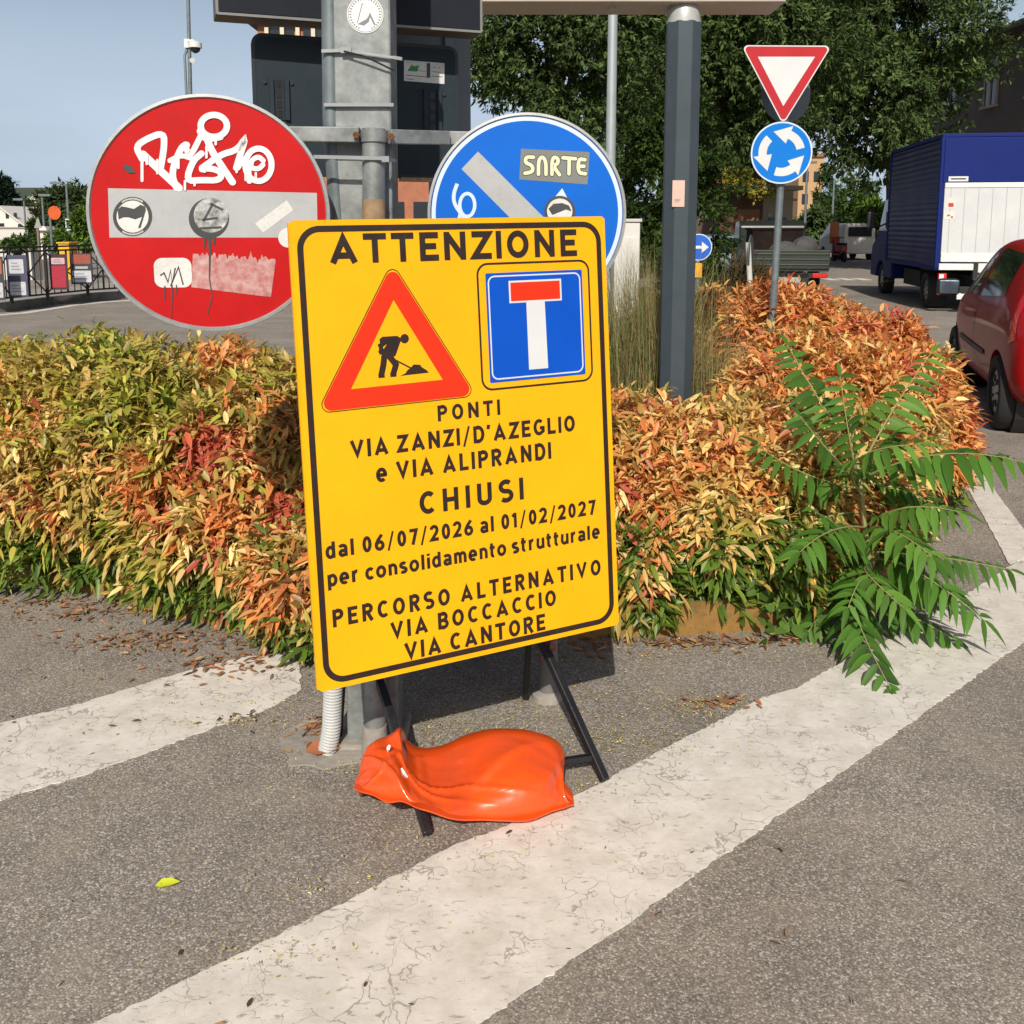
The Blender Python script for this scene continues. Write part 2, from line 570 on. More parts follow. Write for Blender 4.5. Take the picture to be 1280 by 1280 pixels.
def paint_mat():
    m = bpy.data.materials.new('road_paint')
    m.use_nodes = True
    n, l = m.node_tree.nodes, m.node_tree.links
    b = n['Principled BSDF']
    t = n.new('ShaderNodeTexCoord')
    wz = n.new('ShaderNodeTexNoise')
    wz.inputs['Scale'].default_value = 7
    wz.inputs['Detail'].default_value = 4
    l.new(t.outputs['Object'], wz.inputs['Vector'])
    add = n.new('ShaderNodeMix'); add.data_type = 'RGBA'; add.blend_type = 'ADD'
    add.inputs['Factor'].default_value = .30
    l.new(t.outputs['Object'], add.inputs['A'])
    l.new(wz.outputs['Color'], add.inputs['B'])
    v = n.new('ShaderNodeTexVoronoi')
    v.feature = 'DISTANCE_TO_EDGE'
    v.inputs['Scale'].default_value = 12
    l.new(add.outputs['Result'], v.inputs['Vector'])
    # cracks open only here and there
    gate = n.new('ShaderNodeTexNoise')
    gate.inputs['Scale'].default_value = 5.5
    gate.inputs['Detail'].default_value = 3
    l.new(t.outputs['Object'], gate.inputs['Vector'])
    gm = n.new('ShaderNodeMapRange')
    gm.inputs['From Min'].default_value = .47
    gm.inputs['From Max'].default_value = .68
    gm.inputs['To Max'].default_value = .034
    l.new(gate.outputs['Fac'], gm.inputs['Value'])
    cr_ = n.new('ShaderNodeMath'); cr_.operation = 'LESS_THAN'
    l.new(v.outputs['Distance'], cr_.inputs[0])
    l.new(gm.outputs['Result'], cr_.inputs[1])
    base = n.new('ShaderNodeTexNoise')
    base.inputs['Scale'].default_value = 9
    base.inputs['Detail'].default_value = 10
    base.inputs['Roughness'].default_value = .7
    l.new(t.outputs['Object'], base.inputs['Vector'])
    rp = n.new('ShaderNodeValToRGB')
    e = rp.color_ramp.elements
    e[0].position, e[0].color = .3, (.54, .50, .435, 1)
    e[1].position, e[1].color = .62, (.71, .67, .61, 1)
    l.new(base.outputs['Fac'], rp.inputs['Fac'])
    # specks where the paint has chipped
    mps = n.new('ShaderNodeMapping')
    mps.inputs['Scale'].default_value = (.8, 2.0, 1)
    l.new(t.outputs['Object'], mps.inputs['Vector'])
    sp = n.new('ShaderNodeTexNoise')
    sp.inputs['Scale'].default_value = 30
    sp.inputs['Detail'].default_value = 6
    sp.inputs['Roughness'].default_value = .75
    l.new(mps.outputs['Vector'], sp.inputs['Vector'])
    sm = n.new('ShaderNodeMapRange')
    sm.inputs['From Min'].default_value = .595
    sm.inputs['From Max'].default_value = .70
    sm.inputs['To Max'].default_value = .7
    l.new(sp.outputs['Fac'], sm.inputs['Value'])
    mxx = n.new('ShaderNodeMath'); mxx.operation = 'MAXIMUM'
    l.new(sm.outputs['Result'], mxx.inputs[0])
    cm_ = n.new('ShaderNodeMath'); cm_.operation = 'MULTIPLY'
    cm_.inputs[1].default_value = .6
    l.new(cr_.outputs['Value'], cm_.inputs[0])
    l.new(cm_.outputs['Value'], mxx.inputs[1])
    mx = n.new('ShaderNodeMix'); mx.data_type = 'RGBA'
    mx.inputs['B'].default_value = (.2, .175, .14, 1)
    l.new(mxx.outputs['Value'], mx.inputs['Factor'])
    l.new(rp.outputs['Color'], mx.inputs['A'])
    l.new(mx.outputs['Result'], b.inputs['Base Color'])
    b.inputs['Roughness'].default_value = .75
    bp = n.new('ShaderNodeBump')
    bp.inputs['Strength'].default_value = .5
    bp.inputs['Distance'].default_value = .006
    sb = n.new('ShaderNodeMath'); sb.operation = 'SUBTRACT'
    l.new(base.outputs['Fac'], sb.inputs[0])
    l.new(mxx.outputs['Value'], sb.inputs[1])
    l.new(sb.outputs['Value'], bp.inputs['Height'])
    l.new(bp.outputs['Normal'], b.inputs['Normal'])
    return m
M_PAINT = paint_mat()

g = MB()
gxs = [-1500, -400, -100, -40, -20, -13, -9.5, -6, 0, 6, 20, 100, 1500]
gys = [-60, 0, 15, 29, 33, 36, 60, 120, 400, 2500]
def gz(x, y): return -4.0 * max(0, min(1, (-9.5 - x) / 3.5)) * max(0, min(1, (y - 29) / 7))
g.add([(x, y, gz(x, y)) for x in gxs for y in gys], [(i * len(gys) + j, (i + 1) * len(gys) + j, (i + 1) * len(gys) + j + 1, i * len(gys) + j + 1) for i in range(len(gxs) - 1) for j in range(len(gys) - 1)])
kind(g.build('ground', M_ASPH), 'structure')

def ragged(pts, amp=.006, step=.010, seed=0):
    out = []
    n = len(pts)
    for i in range(n):
        a, b = Vector(pts[i]), Vector(pts[(i + 1) % n])
        k = max(1, int((b - a).length / step))
        d = (b - a)
        nrm = Vector((-d.y, d.x)).normalized()
        for j in range(k):
            p = a + d * j / k
            o = mnoise.noise(Vector((p.x * 9 + seed, p.y * 9, 3))) * amp * .6 + mnoise.noise(Vector((p.x * 38, p.y * 38 + seed, 7))) * amp * .8 + mnoise.noise(Vector((p.x * 110, p.y * 110 + seed, 2))) * amp * .5
            out.append((p.x + nrm.x * o, p.y + nrm.y * o))
    return out
def smooth2d(P, it=2):
    for _ in range(it):
        Q = [P[0]]
        for a, b in zip(P[:-1], P[1:]):
            Q += [(a[0] * .75 + b[0] * .25, a[1] * .75 + b[1] * .25), (a[0] * .25 + b[0] * .75, a[1] * .25 + b[1] * .75)]
        P = Q + [P[-1]]
    return P
def marking(name, px_up, px_low, z, amp=.006, seed=0):
    up = smooth2d([tuple(gd(*p)[:2]) for p in px_up])
    lo = smooth2d([tuple(gd(*p)[:2]) for p in px_low])
    poly = ragged(up + lo[::-1], amp, seed=seed)
    mb = MB()
    mb.prism([(x, y, .001) for x, y in poly], (0, 0, 1), z - .001)
    return kind(mb.build(name, M_PAINT), 'structure')
marking('road_marking',
        [(-60, 1345), (130, 1279), (310, 1188), (450, 1120), (560, 1062), (640, 1030), (735, 990), (830, 936), (905, 900), (955, 872), (1000, 860), (1045, 832), (1130, 792), (1213, 741), (1262, 708), (1400, 625)],
        [(380, 1425), (600, 1279), (760, 1172), (860, 1100), (1000, 1003), (1160, 889), (1230, 838), (1280, 802), (1440, 690)], .0045, .009, 1)
marking('road_marking', [(1262, 707), (1217, 624), (1180, 560)], [(1300, 690), (1238, 607), (1199, 552)], .0062, .006, 2)
marking('road_marking', [(-60, 922), (0, 905), (100, 881), (200, 850), (270, 830), (330, 818), (372, 822)], [(-60, 1020), (0, 1001), (110, 968), (200, 937), (280, 905), (330, 890), (378, 862)], .0045, .011, 3)
# far markings: edge line by the left kerb and the dashes of a crossing down the street
mb = MB()
for x in (1036, 1056, 1076):
    a, b = gd(x - 7, 349), gd(x + 7, 349)
    mb.box(((a.x + b.x) / 2, a.y, .004), (b.x - a.x, 1.0, .006))
kind(mb.build('road_marking', M_PAINT), 'structure')

# light cement collar round the post foot
M_CEM = mat('cement', (.30, .275, .24), .9, var=.25, vscale=9, bump=.4, bscale=40)
c0 = gd(425, 928)
pts = [(c0.x + (.19 + .05 * mnoise.noise(Vector((math.cos(a) * 2, math.sin(a) * 2, 4)))) * math.cos(a), c0.y + (.17 + .07 * mnoise.noise(Vector((math.cos(a) * 2, math.sin(a) * 2, 9)))) * math.sin(a) * .9) for a in [2 * math.pi * i / 60 for i in range(60)]]
mb = MB().prism([(x, y, .001) for x, y in pts], (0, 0, 1), .006)
kind(mb.build('cement_patch', M_CEM), 'structure')

# ---------------------------------------------------------------- planted island with its kerb
isl = [(-6.5, 8.2), (-4.2, 5.6), (-3.0, 4.5), (-2.3, 4.2), (-1.86, 4.06), (-1.3, 3.74), (-.95, 3.58), (-.6, 3.54), (0, 3.58), (.6, 3.60), (1.0, 3.64), (1.38, 3.82), (1.7, 4.12), (2.05, 4.6), (2.35, 5.1), (2.62, 5.75), (2.95, 7.0), (3.25, 8.6), (2.9, 10.0), (1.5, 11.0), (-1, 11.2), (-4, 10.8)]
cl = smooth2d(isl + [isl[0]], 3)[:-1]
M_SOIL = mat('soil', (.10, .07, .045), .95, var=.35, vscale=14, bump=.8, bscale=60)
mb = MB().prism([(x, y, .0) for x, y in [(p[0] * .985, p[1] * .985 + .1) for p in cl]], (0, 0, 1), .10)
kind(mb.build('planting_bed', M_SOIL), 'structure')
def offs(P, d):
    out = []
    n = len(P)
    for i in range(n):
        a, b = Vector(P[i - 1]), Vector(P[(i + 1) % n])
        t = (b - a).normalized()
        out.append((P[i][0] - t.y * d, P[i][1] + t.x * d))
    return out
M_KERB = mat('kerb_yellow', (.24, .13, .03), .85, var=.35, vscale=7, bump=.5, bscale=45, dirt=.8)
outer, inner = cl, offs(cl, .12)
mb = MB()
n = len(outer)
vs = [(x, y, 0) for x, y in outer] + [(x, y, .115) for x, y in offs(cl, .012)] + [(x, y, .125) for x, y in offs(cl, .03)] + [(x, y, .125) for x, y in inner] + [(x, y, .08) for x, y in inner]
fs = []
for k in range(4):
    for i in range(n):
        j = (i + 1) % n
        fs.append((k * n + i, k * n + j, (k + 1) * n + j, (k + 1) * n + i))
mb.add(vs, fs)
kind(mb.build('kerb', M_KERB), 'structure')

# ---------------------------------------------------------------- pavement with dark kerb across the road on the left
M_PAVE = mat('pavement', (.30, .28, .25), .9, var=.2, vscale=2, bump=.3)
M_KDARK = mat('kerb_stone', (.16, .15, .135), .9, var=.3, vscale=4, bump=.4)
kp = [gd(-330, 430), gd(-160, 403), gd(0, 390), gd(60, 381), gd(110, 376), gd(160, 373), gd(250, 368), gd(420, 362)]
front = [(p.x, p.y) for p in kp]
back = [(p.x - 1, p.y + 5) for p in kp]
mb = MB().prism([(x, y, 0) for x, y in front + back[::-1]], (0, 0, 1), .15)
kind(mb.build('pavement', M_PAVE), 'structure')
f2 = offs(front, -.14)
mb = MB().prism([(x, y, 0) for x, y in front[1:-1] + f2[1:-1][::-1]], (0, 0, 1), .175)
kind(mb.build('kerb', M_KDARK), 'structure')
mb = MB()
mb.prism([(x, y, .0005) for x, y in offs(front, -.5)[1:-1] + offs(front, -.72)[1:-1][::-1]], (0, 0, 1), .004)
kind(mb.build('road_marking', M_PAINT), 'structure')

# ================================================================== SHRUBS
M_LEAF = leaf_mat('nandina_leaf', .42, .28, .4)
M_TWIG = mat('twig', (.11, .07, .045), .85, var=.3, vscale=20)
PAL = dict(
    green=[(.10, .17, .02), (.16, .22, .03), (.07, .12, .02)],
    lime=[(.36, .36, .05), (.44, .40, .07), (.30, .30, .05)],
    olive=[(.38, .29, .06), (.30, .23, .06), (.44, .32, .09)],
    straw=[(.66, .46, .15), (.72, .54, .22), (.60, .37, .10)],
    orange=[(.63, .265, .075), (.69, .34, .12), (.56, .19, .06)],
    red=[(.50, .12, .06), (.58, .17, .10), (.42, .08, .045)],
    pink=[(.66, .22, .17), (.62, .30, .22), (.55, .14, .12)],
    brown=[(.24, .12, .05), (.30, .16, .07), (.18, .09, .045)])
PN = list(PAL)
def shrub(name, label, domes, mix, patches=(), n=5200, ls=.074, group=None, low='green', lowz=.45, sticks=14, zb=.10, bright=1.15):
    """domes: (x, y, rx, ry, h).  mix: {palette: weight}.  patches: (x,y,z,r,palette)"""
    cx_ = float(np.mean([d[0] for d in domes])); cy_ = float(np.mean([d[1] for d in domes]))
    root = thing(name, label, 'shrub', (cx_, cy_, .1), group)
    area = np.array([d[2] * d[3] + (d[2] + d[3]) * d[4] for d in domes])
    pick = rng.choice(len(domes), n, p=area / area.sum())
    D_ = np.array(domes)[pick]
    # sprigs on the dome, each with a few leaflets
    th = rng.uniform(0, 2 * np.pi, n)
    s = rng.uniform(.03, 1, n) ** .75                  # 1 = rim/bottom, 0 = top
    q = s * np.pi / 2
    depth = 1 - np.abs(rng.normal(0, .09, n)) - .22 * (rng.random(n) < .25)
    lump = np.array([1 + .20 * mnoise.noise(Vector((D_[i, 0] * 3 + math.cos(th[i]) * 1.9, D_[i, 1] * 2 + math.sin(th[i]) * 1.9, s[i] * 2.6))) + .11 * mnoise.noise(Vector((math.cos(th[i]) * 5, math.sin(th[i]) * 5 + D_[i, 0], s[i] * 6))) for i in range(n)])
    rad = np.sin(q) ** .62
    zz = np.cos(q) ** .7
    under = np.where(s > .85, 1 - (s - .85) * .9, 1)
    X = D_[:, 0] + D_[:, 2] * rad * np.cos(th) * depth * lump * under
    Y = D_[:, 1] + D_[:, 3] * rad * np.sin(th) * depth * lump * under
    Z = zb + .03 + (D_[:, 4] - zb) * zz * depth * lump
    P0 = np.stack([X, Y, Z], 1)
    out = unit(np.stack([np.cos(th) * rad, np.sin(th) * rad, zz * .9], 1))
    # palettes
    w = np.array([mix.get(k, 0) for k in PN], float)
    w /= w.sum()
    cum = np.cumsum(w)
    fld = np.array([mnoise.noise(Vector((p[0] * 2.3 + 11, p[1] * 2.3, p[2] * 3.1))) * .55 + mnoise.noise(Vector((p[0] * 7, p[1] * 7, p[2] * 7 + 5))) * .25 for p in P0])
    fld = np.clip(.5 + fld * .95 + rng.normal(0, .20, n), 0, .999)
    pal = np.searchsorted(cum, fld)
    pal = np.clip(pal, 0, len(PN) - 1)
    for (x, y, z, r, k) in patches:
        dd = np.linalg.norm(P0 - np.array([x, y, z]), axis=1)
        pal = np.where(dd < r * rng.uniform(.55, 1.1, n), PN.index(k), pal)
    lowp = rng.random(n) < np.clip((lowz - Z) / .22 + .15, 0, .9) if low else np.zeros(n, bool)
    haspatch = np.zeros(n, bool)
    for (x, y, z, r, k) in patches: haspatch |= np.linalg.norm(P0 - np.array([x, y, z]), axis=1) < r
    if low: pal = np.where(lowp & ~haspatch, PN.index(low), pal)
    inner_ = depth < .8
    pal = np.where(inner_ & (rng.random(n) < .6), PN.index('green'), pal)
    # leaflets
    n_ = n
    k = 8
    idx = np.repeat(np.arange(n), k)
    nn = n * k
    o = out[idx]
    side = unit(rng.normal(0, 1, (nn, 3)))
    Dd = unit(o * .5 + side * 1.0 + np.array([0, 0, -.08]))
    Pp = P0[idx] + side * .012 + rng.normal(0, .016, (nn, 3))
    Nn = unit(o * .7 + np.array([0, 0, .7]) + rng.normal(0, .35, (nn, 3)))
    L = ls * rng.uniform(.5, 1.35, nn)
    W = L * rng.uniform(.19, .33, nn)
    V, T = leaf_arrays(Pp, Dd, Nn, L, W, .16, .22)
    V[:, 2] = np.maximum(V[:, 2], .004)
    tab = np.array([PAL[q_] for q_ in PN])
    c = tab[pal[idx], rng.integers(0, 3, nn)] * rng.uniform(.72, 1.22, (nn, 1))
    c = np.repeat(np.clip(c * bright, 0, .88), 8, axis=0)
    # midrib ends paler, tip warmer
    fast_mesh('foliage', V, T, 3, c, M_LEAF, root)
    mb = MB()
    for i in range(sticks):
        d = domes[rng.integers(len(domes))]
        a, rr = rng.uniform(0, 6.28), rng.uniform(.1, .75)
        top = Vector((d[0] + math.cos(a) * d[2] * rr, d[1] + math.sin(a) * d[3] * rr, .1 + (d[4] - .15) * math.sqrt(1 - rr * rr) * .9))
        b = Vector((d[0] + math.cos(a) * d[2] * rr * .35, d[1] + math.sin(a) * d[3] * rr * .35, .08))
        mb.tube([b, (b + top) / 2 + Vector((0, 0, .05)), top], [.008, .006, .003], 5)
    mb.build('stem', M_TWIG, root)
    return root
GN = 'shrubs planted on the island'
def pp(x, y, Y, r, k):
    p = at(x, y, Y)
    return (p.x, p.y, p.z, r, k)
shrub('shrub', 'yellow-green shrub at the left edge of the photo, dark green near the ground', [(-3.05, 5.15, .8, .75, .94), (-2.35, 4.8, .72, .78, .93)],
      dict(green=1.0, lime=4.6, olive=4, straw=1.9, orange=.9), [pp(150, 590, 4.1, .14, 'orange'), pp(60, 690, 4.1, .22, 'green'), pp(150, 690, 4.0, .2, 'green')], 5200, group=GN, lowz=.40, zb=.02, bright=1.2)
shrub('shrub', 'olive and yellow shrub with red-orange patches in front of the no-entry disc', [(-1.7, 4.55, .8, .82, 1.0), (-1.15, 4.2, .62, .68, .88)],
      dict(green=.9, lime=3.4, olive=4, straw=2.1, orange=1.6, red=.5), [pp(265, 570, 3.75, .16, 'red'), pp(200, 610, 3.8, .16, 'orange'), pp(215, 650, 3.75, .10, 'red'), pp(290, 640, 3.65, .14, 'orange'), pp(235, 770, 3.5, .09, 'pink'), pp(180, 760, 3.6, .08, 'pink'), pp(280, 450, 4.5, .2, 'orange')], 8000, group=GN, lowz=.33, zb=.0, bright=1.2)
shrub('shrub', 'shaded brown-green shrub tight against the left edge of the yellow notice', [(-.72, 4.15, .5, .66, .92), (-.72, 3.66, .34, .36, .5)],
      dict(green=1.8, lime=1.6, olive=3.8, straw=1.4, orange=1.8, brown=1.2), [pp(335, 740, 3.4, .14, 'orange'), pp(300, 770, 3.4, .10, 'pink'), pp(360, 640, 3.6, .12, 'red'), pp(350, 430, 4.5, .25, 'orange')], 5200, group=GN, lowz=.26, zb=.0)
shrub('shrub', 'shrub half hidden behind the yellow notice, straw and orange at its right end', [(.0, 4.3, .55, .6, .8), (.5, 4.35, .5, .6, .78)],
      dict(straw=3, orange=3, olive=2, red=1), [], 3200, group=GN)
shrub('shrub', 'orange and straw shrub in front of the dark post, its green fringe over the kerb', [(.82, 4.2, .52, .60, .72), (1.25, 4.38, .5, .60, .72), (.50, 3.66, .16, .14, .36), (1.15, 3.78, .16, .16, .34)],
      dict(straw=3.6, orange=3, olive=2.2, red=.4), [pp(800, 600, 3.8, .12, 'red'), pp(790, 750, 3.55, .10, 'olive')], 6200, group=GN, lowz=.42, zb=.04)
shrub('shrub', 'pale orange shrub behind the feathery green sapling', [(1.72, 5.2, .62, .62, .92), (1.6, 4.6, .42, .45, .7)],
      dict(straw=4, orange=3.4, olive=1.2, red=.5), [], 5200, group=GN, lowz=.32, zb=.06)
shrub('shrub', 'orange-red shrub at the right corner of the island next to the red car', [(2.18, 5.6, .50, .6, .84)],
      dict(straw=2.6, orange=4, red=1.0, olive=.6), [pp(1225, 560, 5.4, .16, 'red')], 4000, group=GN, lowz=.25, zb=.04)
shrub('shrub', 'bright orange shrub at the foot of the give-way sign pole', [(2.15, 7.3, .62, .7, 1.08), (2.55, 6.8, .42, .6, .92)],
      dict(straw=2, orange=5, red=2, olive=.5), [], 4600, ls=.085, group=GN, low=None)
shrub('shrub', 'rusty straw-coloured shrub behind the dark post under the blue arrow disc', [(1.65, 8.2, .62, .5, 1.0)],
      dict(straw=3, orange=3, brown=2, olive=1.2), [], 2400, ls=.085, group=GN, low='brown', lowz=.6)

# ornamental grasses
M_GRASS = leaf_mat('grass_blade', .6, .25, .25)
def grass(label, c, r, h, n, cols, lean=.25, w=.007, wild=.3):
    root_p = np.stack([c[0] + rng.normal(0, r * .5, n), c[1] + rng.normal(0, r * .5, n), np.full(n, .1)], 1)
    H = h * rng.uniform(.55, 1.05, n)
    a = rng.uniform(0, 2 * np.pi, n)
    ln = np.abs(rng.normal(lean, wild * .5, n)) * H
    K = 6
    V = np.zeros((n, K, 2, 3))
    C = np.zeros((n, K, 2, 3))
    ci = rng.integers(0, len(cols), n)
    cc = np.array(cols)[ci] * rng.uniform(.7, 1.25, (n, 1))
    for k in range(K):
        t = k / (K - 1)
        off = np.stack([np.cos(a) * ln * t ** 2.2, np.sin(a) * ln * t ** 2.2, H * (t - .18 * (ln / H) * t ** 3)], 1)
        s = np.stack([-np.sin(a + .6), np.cos(a + .6), np.zeros(n)], 1) * (w * (1 - t * .92) * .5)
        V[:, k, 0] = root_p + off + s
        V[:, k, 1] = root_p + off - s
        base = np.array([.34, .22, .10])
        f_ = np.clip(1.15 - t * 2.0, 0, 1) * .75
        C[:, k] = (cc * (1 - f_) + base * f_)[:, None, :]
    Q = np.array([[k * 2, k * 2 + 1, k * 2 + 3, k * 2 + 2] for k in range(K - 1)]).ravel()[None] + np.arange(n)[:, None] * K * 2
    o = fast_mesh('ornamental_grass', V.reshape(-1, 3), Q.reshape(-1, 4), 4, C.reshape(-1, 3), M_GRASS, None, (c[0], c[1], .1))
    return tag(o, label, 'grass clump', 'ornamental grass clumps')
grass('tall upright grass clump between the yellow notice and the dark post', (.84, 6.0), .36, 1.38, 2600, [(.16, .20, .06), (.24, .25, .09), (.38, .33, .15), (.30, .20, .10)], .14)
grass('low dry tan grass clump just right of the dark post', (1.32, 6.1), .30, .85, 1300, [(.46, .36, .16), (.36, .32, .12), (.28, .26, .09)], .3)
grass('loose arching green grass behind the dark post near the blue arrow disc', (1.72, 7.9), .2, 1.3, 170, [(.22, .27, .08), (.34, .35, .12), (.42, .38, .18)], .55, .009, .5)

# ---------------------------------------------------------------- feathery sapling (pinnate leaves)
M_AIL = leaf_mat('sapling_leaf', .5, .35, .25)
sap = thing('sapling', 'bright green feathery sapling with long pinnate leaves over the white stripe', 'sapling', gd(1090, 775))
b0 = gd(1090, 775)
stems = MB()
leafV, leafT, leafC = [], [], []
def frond(p0, p1, p2, pairs=9, L=.14, W=.042, col=(.11, .25, .035), both=True):
    """rachis p0 -> p1 -> p2 (bezier through control), leaflets hang on both sides"""
    p0, p1, p2 = map(Vector, (p0, p1, p2))
    pts = [(1 - t) ** 2 * p0 + 2 * t * (1 - t) * p1 + t * t * p2 for t in [i / 12 for i in range(13)]]
    stems.tube(pts, [.0045 * (1 - .7 * i / 12) for i in range(13)], 6)
    P, D, N, LL = [], [], [], []
    for i in range(pairs):
        t = .22 + .76 * i / (pairs - 1)
        p = (1 - t) ** 2 * p0 + 2 * t * (1 - t) * p1 + t * t * p2
        tg = (2 * (1 - t) * (p1 - p0) + 2 * t * (p2 - p1)).normalized()
        up = Vector((0, -.35, 1)).normalized()
        s = tg.cross(up).normalized()
        up2 = s.cross(tg)
        for sg in (-1, 1):
            d = (s * sg * .85 + tg * .5 + Vector((0, 0, -.30)) + Vector(rng.normal(0, .13, 3))).normalized()
            P.append(p + tg * .006 * sg); D.append(d); N.append(up2 + Vector(rng.normal(0, .12, 3)))
            LL.append(L * (1 - .45 * abs(t - .45) * 1.4) * rng.uniform(.9, 1.1))
    p = p2
    P.append(p2); D.append((p2 - p1).normalized()); N.append(Vector((0, -.3, 1))); LL.append(L * .7)
    P, D, N, LL = np.array([tuple(x) for x in P]), np.array([tuple(x) for x in D]), np.array([tuple(x) for x in N]), np.array(LL)
    V, T = leaf_arrays(P, D, N, LL, np.full(len(P), W) * (LL / L), .14, .30, PROF4)
    leafT.append(T + sum(len(v) for v in leafV))
    leafV.append(V)
    leafC.append(np.repeat(np.array(col) * rng.uniform(.6, 1.35, (len(P), 1)), 14, axis=0))
top = at(1075, 600, 3.85)
mid = at(1085, 690, 3.75)
stems.tube([b0, b0 + Vector((0, .02, .15)), mid, top, at(1062, 520, 3.95)], [.013, .012, .010, .008, .005], 8)
FR = [  # base px, Y ; control px, Y ; tip px, Y ; pairs ; size
    ((1062, 560, 3.9), (1010, 480, 3.95), (985, 432, 4.05), 9, .125),
    ((1078, 580, 3.9), (1120, 500, 3.95), (1165, 440, 4.1), 9, .125),
    ((1072, 600, 3.85), (1060, 545, 3.8), (1050, 470, 3.85), 7, .11),
    ((1075, 600, 3.85), (1170, 545, 3.6), (1288, 580, 3.5), 10, .165),
    ((1078, 620, 3.8), (1030, 560, 3.5), (1150, 555, 3.4), 9, .13),
    ((1072, 610, 3.85), (1000, 600, 3.7), (945, 555, 3.75), 8, .12),
    ((1085, 660, 3.8), (1040, 650, 3.4), (1000, 690, 3.3), 8, .135),
    ((1085, 660, 3.8), (1110, 650, 3.5), (1165, 695, 3.4), 8, .14),
    ((1088, 690, 3.75), (1160, 690, 3.6), (1262, 712, 3.5), 11, .11),
    ((1088, 700, 3.75), (1130, 690, 3.5), (1230, 775, 3.35), 10, .13),
    ((1088, 710, 3.75), (1060, 700, 3.5), (1130, 760, 3.35), 8, .12),
    ((1080, 750, 3.72), (1045, 735, 3.45), (1114, 862, 3.13), 11, .13),
    ((1090, 750, 3.72), (1125, 760, 3.6), (1195, 800, 3.5), 8, .10),
    ((1080, 640, 3.85), (1000, 640, 3.8), (960, 700, 3.75), 7, .11),
    ((1085, 720, 3.75), (1050, 730, 3.6), (1010, 790, 3.55), 7, .11),
    ((1078, 610, 3.9), (1110, 590, 4.0), (1180, 640, 3.9), 8, .13),
    ((1080, 660, 3.8), (1120, 620, 3.6), (1200, 640, 3.5), 9, .13),
    ((1070, 600, 3.85), (1030, 560, 3.7), (1000, 520, 3.8), 8, .12),
    ((1085, 700, 3.75), (1060, 660, 3.6), (1020, 640, 3.5), 8, .12),
    ((1085, 720, 3.72), (1140, 720, 3.6), (1190, 740, 3.5), 8, .12),
    ((1075, 620, 3.9), (1090, 560, 3.8), (1120, 540, 3.7), 8, .12),
    ((1085, 740, 3.72), (1080, 700, 3.5), (1060, 760, 3.35), 8, .11)]
for i, (a, b, c, pr, L) in enumerate(FR):
    frond(at(*a), at(*b), at(*c), pr + 3, L * 1.12, L * .29, [(.085, .20, .026), (.115, .24, .035), (.070, .165, .023)][i % 3])
fast_mesh('foliage', np.concatenate(leafV), np.concatenate(leafT), 3, np.concatenate(leafC), M_AIL, sap)
stems.build('stem', mat('sapling_stem', (.26, .25, .09), .6), sap, smooth=True)
# small broad-leaved weed at the sapling's foot
wp = gd(985, 795)
n = 60
P = np.array([wp.x, wp.y, .02]) + rng.normal(0, 1, (n, 3)) * np.array([.09, .05, .04]) + np.array([0, 0, .07])
V, T = leaf_arrays(P, unit(rng.normal(0, 1, (n, 3)) + np.array([0, -.4, .1])), unit(rng.normal(0, .4, (n, 3)) + np.array([0, -.4, 1])), rng.uniform(.05, .09, n), rng.uniform(.03, .05, n), .1, .2)
tag(fast_mesh('weed', V, T, 3, np.repeat(np.array([.09, .17, .03]) * rng.uniform(.7, 1.3, (n, 1)), 8, axis=0), M_AIL, None, tuple(wp)), 'small broad-leaved green weed at the kerb left of the sapling', 'weed')

# ---------------------------------------------------------------- litter on the ground (uncountable)
M_LIT = leaf_mat('litter_leaf', .8, .05, .1)
def litter(name, px_list, cols, size, seed):
    Ps, Cs, Ls = [], [], []
    for (x, y, sx, sy, n) in px_list:
        c = gd(x, y)
        a = np.stack([c.x + rng.normal(0, sx, n), c.y + rng.normal(0, sy, n), rng.uniform(.003, .016, n)], 1)
        Ps.append(a); Cs.append(np.array(cols)[rng.integers(0, len(cols), n)] * rng.uniform(.6, 1.3, (n, 1))); Ls.append(size * rng.uniform(.5, 1.5, n))
    P, C, L = np.concatenate(Ps), np.concatenate(Cs), np.concatenate(Ls)
    n = len(P)
    D = unit(np.stack([rng.normal(0, 1, n), rng.normal(0, 1, n), rng.normal(0, .12, n)], 1))
    N = unit(np.stack([rng.normal(0, .3, n), rng.normal(0, .3, n), np.ones(n)], 1))
    V, T = leaf_arrays(P, D, N, L, L * .34, .15, .05)
    return kind(fast_mesh(name, V, T, 3, np.repeat(np.clip(C, 0, .9), 8, axis=0), M_LIT), 'stuff')
litter('dry_leaves', [(110, 768, .22, .05, 150), (200, 800, .20, .06, 190), (290, 832, .12, .06, 120), (398, 912, .03, .03, 55), (405, 935, .04, .02, 25), (860, 805, .20, .025, 190), (700, 812, .2, .04, 60), (900, 880, .05, .02, 50), (60, 755, .2, .03, 80), (980, 800, .08, .02, 60)],
       [(.33, .17, .08), (.26, .12, .06), (.4, .25, .12), (.36, .14, .07), (.2, .11, .06)], .032, 1)
litter('pollen_crumbs', [(880, 885, .10, .05, 420), (800, 930, .14, .05, 380), (640, 915, .28, .10, 620), (560, 905, .16, .06, 320), (700, 985, .12, .05, 240), (340, 1195, .1, .03, 120), (280, 905, .2, .02, 160), (470, 965, .12, .04, 160), (560, 1060, .18, .04, 120), (440, 1110, .15, .03, 90), (860, 820, .25, .06, 300), (740, 870, .2, .12, 400), (200, 1150, .5, .25, 120), (120, 880, .6, .3, 160), (330, 880, .15, .02, 120)],
       [(.55, .47, .14), (.48, .38, .12), (.62, .55, .22), (.36, .27, .11)], .0085, 2)
